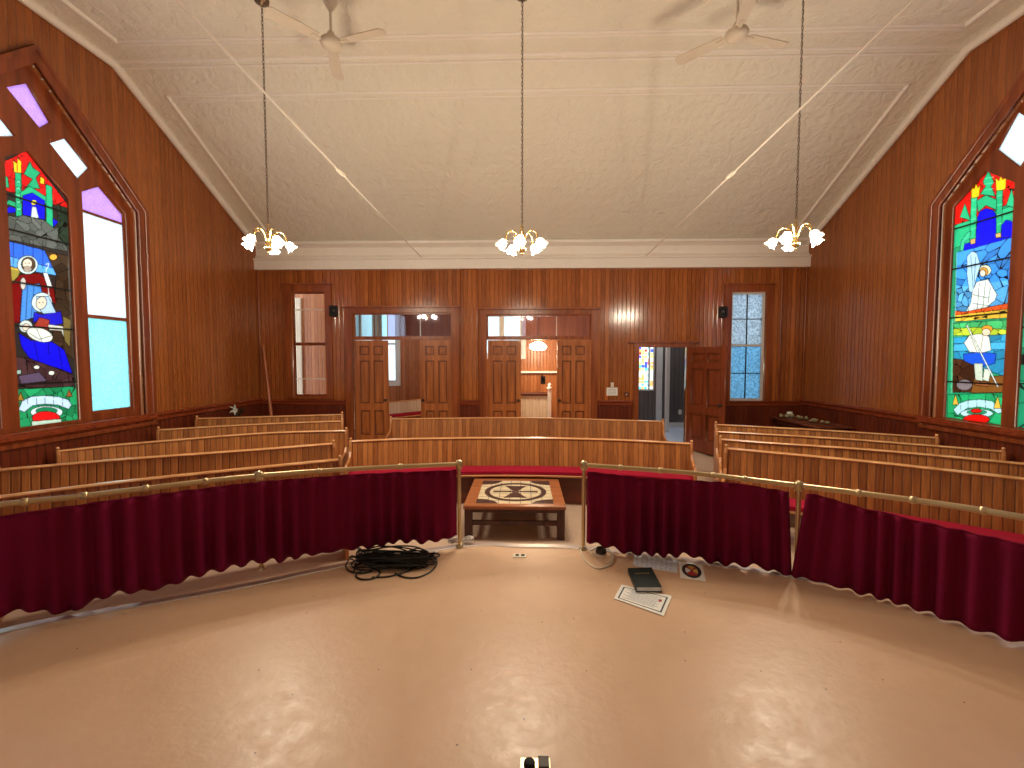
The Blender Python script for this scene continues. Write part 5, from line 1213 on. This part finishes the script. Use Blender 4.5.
# green book
bz = FZ + .0046; hb = .035
A, B, C_, D2 = bp(627.8, 568, 2, bz + hb), bp(651.5, 567.2, 2, bz + hb), bp(662, 587, 2, bz + hb), bp(636, 587, 2, bz + hb)
t = thing('book', ((A.x + C_.x) / 2, (A.y + C_.y) / 2, bz), 'thick dark green hardback lying on the bordered papers', 'book')
Q = [A, B, C_, D2]
def shrink(f): c_ = sum(Q, Vector()) / 4; return [(c_ + (p - c_) * f).xy for p in Q]
mb = MB(); mb.prism([tuple(p.xy) for p in Q], bz + hb - .003, bz + hb); cv = mb.build('cover', 'book_green', t, bevel=.001)
mb = MB(); mb.prism([tuple(p.xy) for p in Q], bz, bz + .003); mb.build('back_cover', 'book_green', t)
mb = MB(); mb.prism([tuple(p) for p in shrink(.95)], bz + .003, bz + hb - .003); mb.build('page_block', 'paper', t)
e0, e1 = A, D2; d = (e1 - e0).normalized(); o_ = Vector((d.y, -d.x, 0)) * -1
mb = MB(); i_ = (C_ - D2).normalized() * .004
mb.prism([tuple(A.xy), tuple((A + i_).xy), tuple((D2 + i_).xy), tuple(D2.xy)], bz, bz + hb); mb.build('spine', 'book_green', t)
lerp2 = lambda u, v: A.lerp(B, u).lerp(D2.lerp(C_, u), v)
mb = MB(); rs = random.Random(8)
u = .2
while u < .78:
    w_ = rs.uniform(.03, .05); mb.prism([tuple(lerp2(u, .3).xy), tuple(lerp2(u + w_, .3).xy), tuple(lerp2(u + w_, .335).xy), tuple(lerp2(u, .335).xy)], bz + hb, bz + hb + .0005); u += w_ + .02
mb.build('gilt_title', 'gold', cv)
# floor outlets
q = bp(520, 556, 2, PZ); t = thing('floor_outlet', (q.x, q.y, PZ), 'cream floor outlet plate near the platform edge before the table', 'outlet')
mb = MB(); mb.box(q.x - .055, q.x + .05, q.y - .033, q.y + .033, PZ, PZ + .006); mb.build('cover_plate', 'cord_cream', t, bevel=.002)
for s in (-1, 1): mb = MB(); mb.box(q.x + s * .022 - .014, q.x + s * .022 + .014, q.y - .012, q.y + .018, PZ + .006, PZ + .0075); mb.build('socket', 'black_plastic', t)
q = bp(536, 766, 2, PZ); t = thing('floor_socket', (q.x, q.y, PZ), 'brass floor socket box with dark lid at the photographer\'s feet', 'outlet')
mb = MB(); mb.box(q.x - .06, q.x + .055, q.y - .05, q.y + .028, PZ, PZ + .008); mb.build('brass_plate', 'brass', t, bevel=.002)
mb = MB(); mb.lathe([(0, 0), (.022, 0), (.022, .012), (.015, .016), (0, .016)], 16, Matrix.Translation((q.x - .025, q.y - .005, PZ + .008))); mb.build('screw_cap', 'black_plastic', t)
mb = MB(); mb.box(q.x + .008, q.x + .05, q.y - .03, q.y + .022, PZ + .008, PZ + .024, ); mb.build('flip_lid', 'dark_metal', t, bevel=.004)
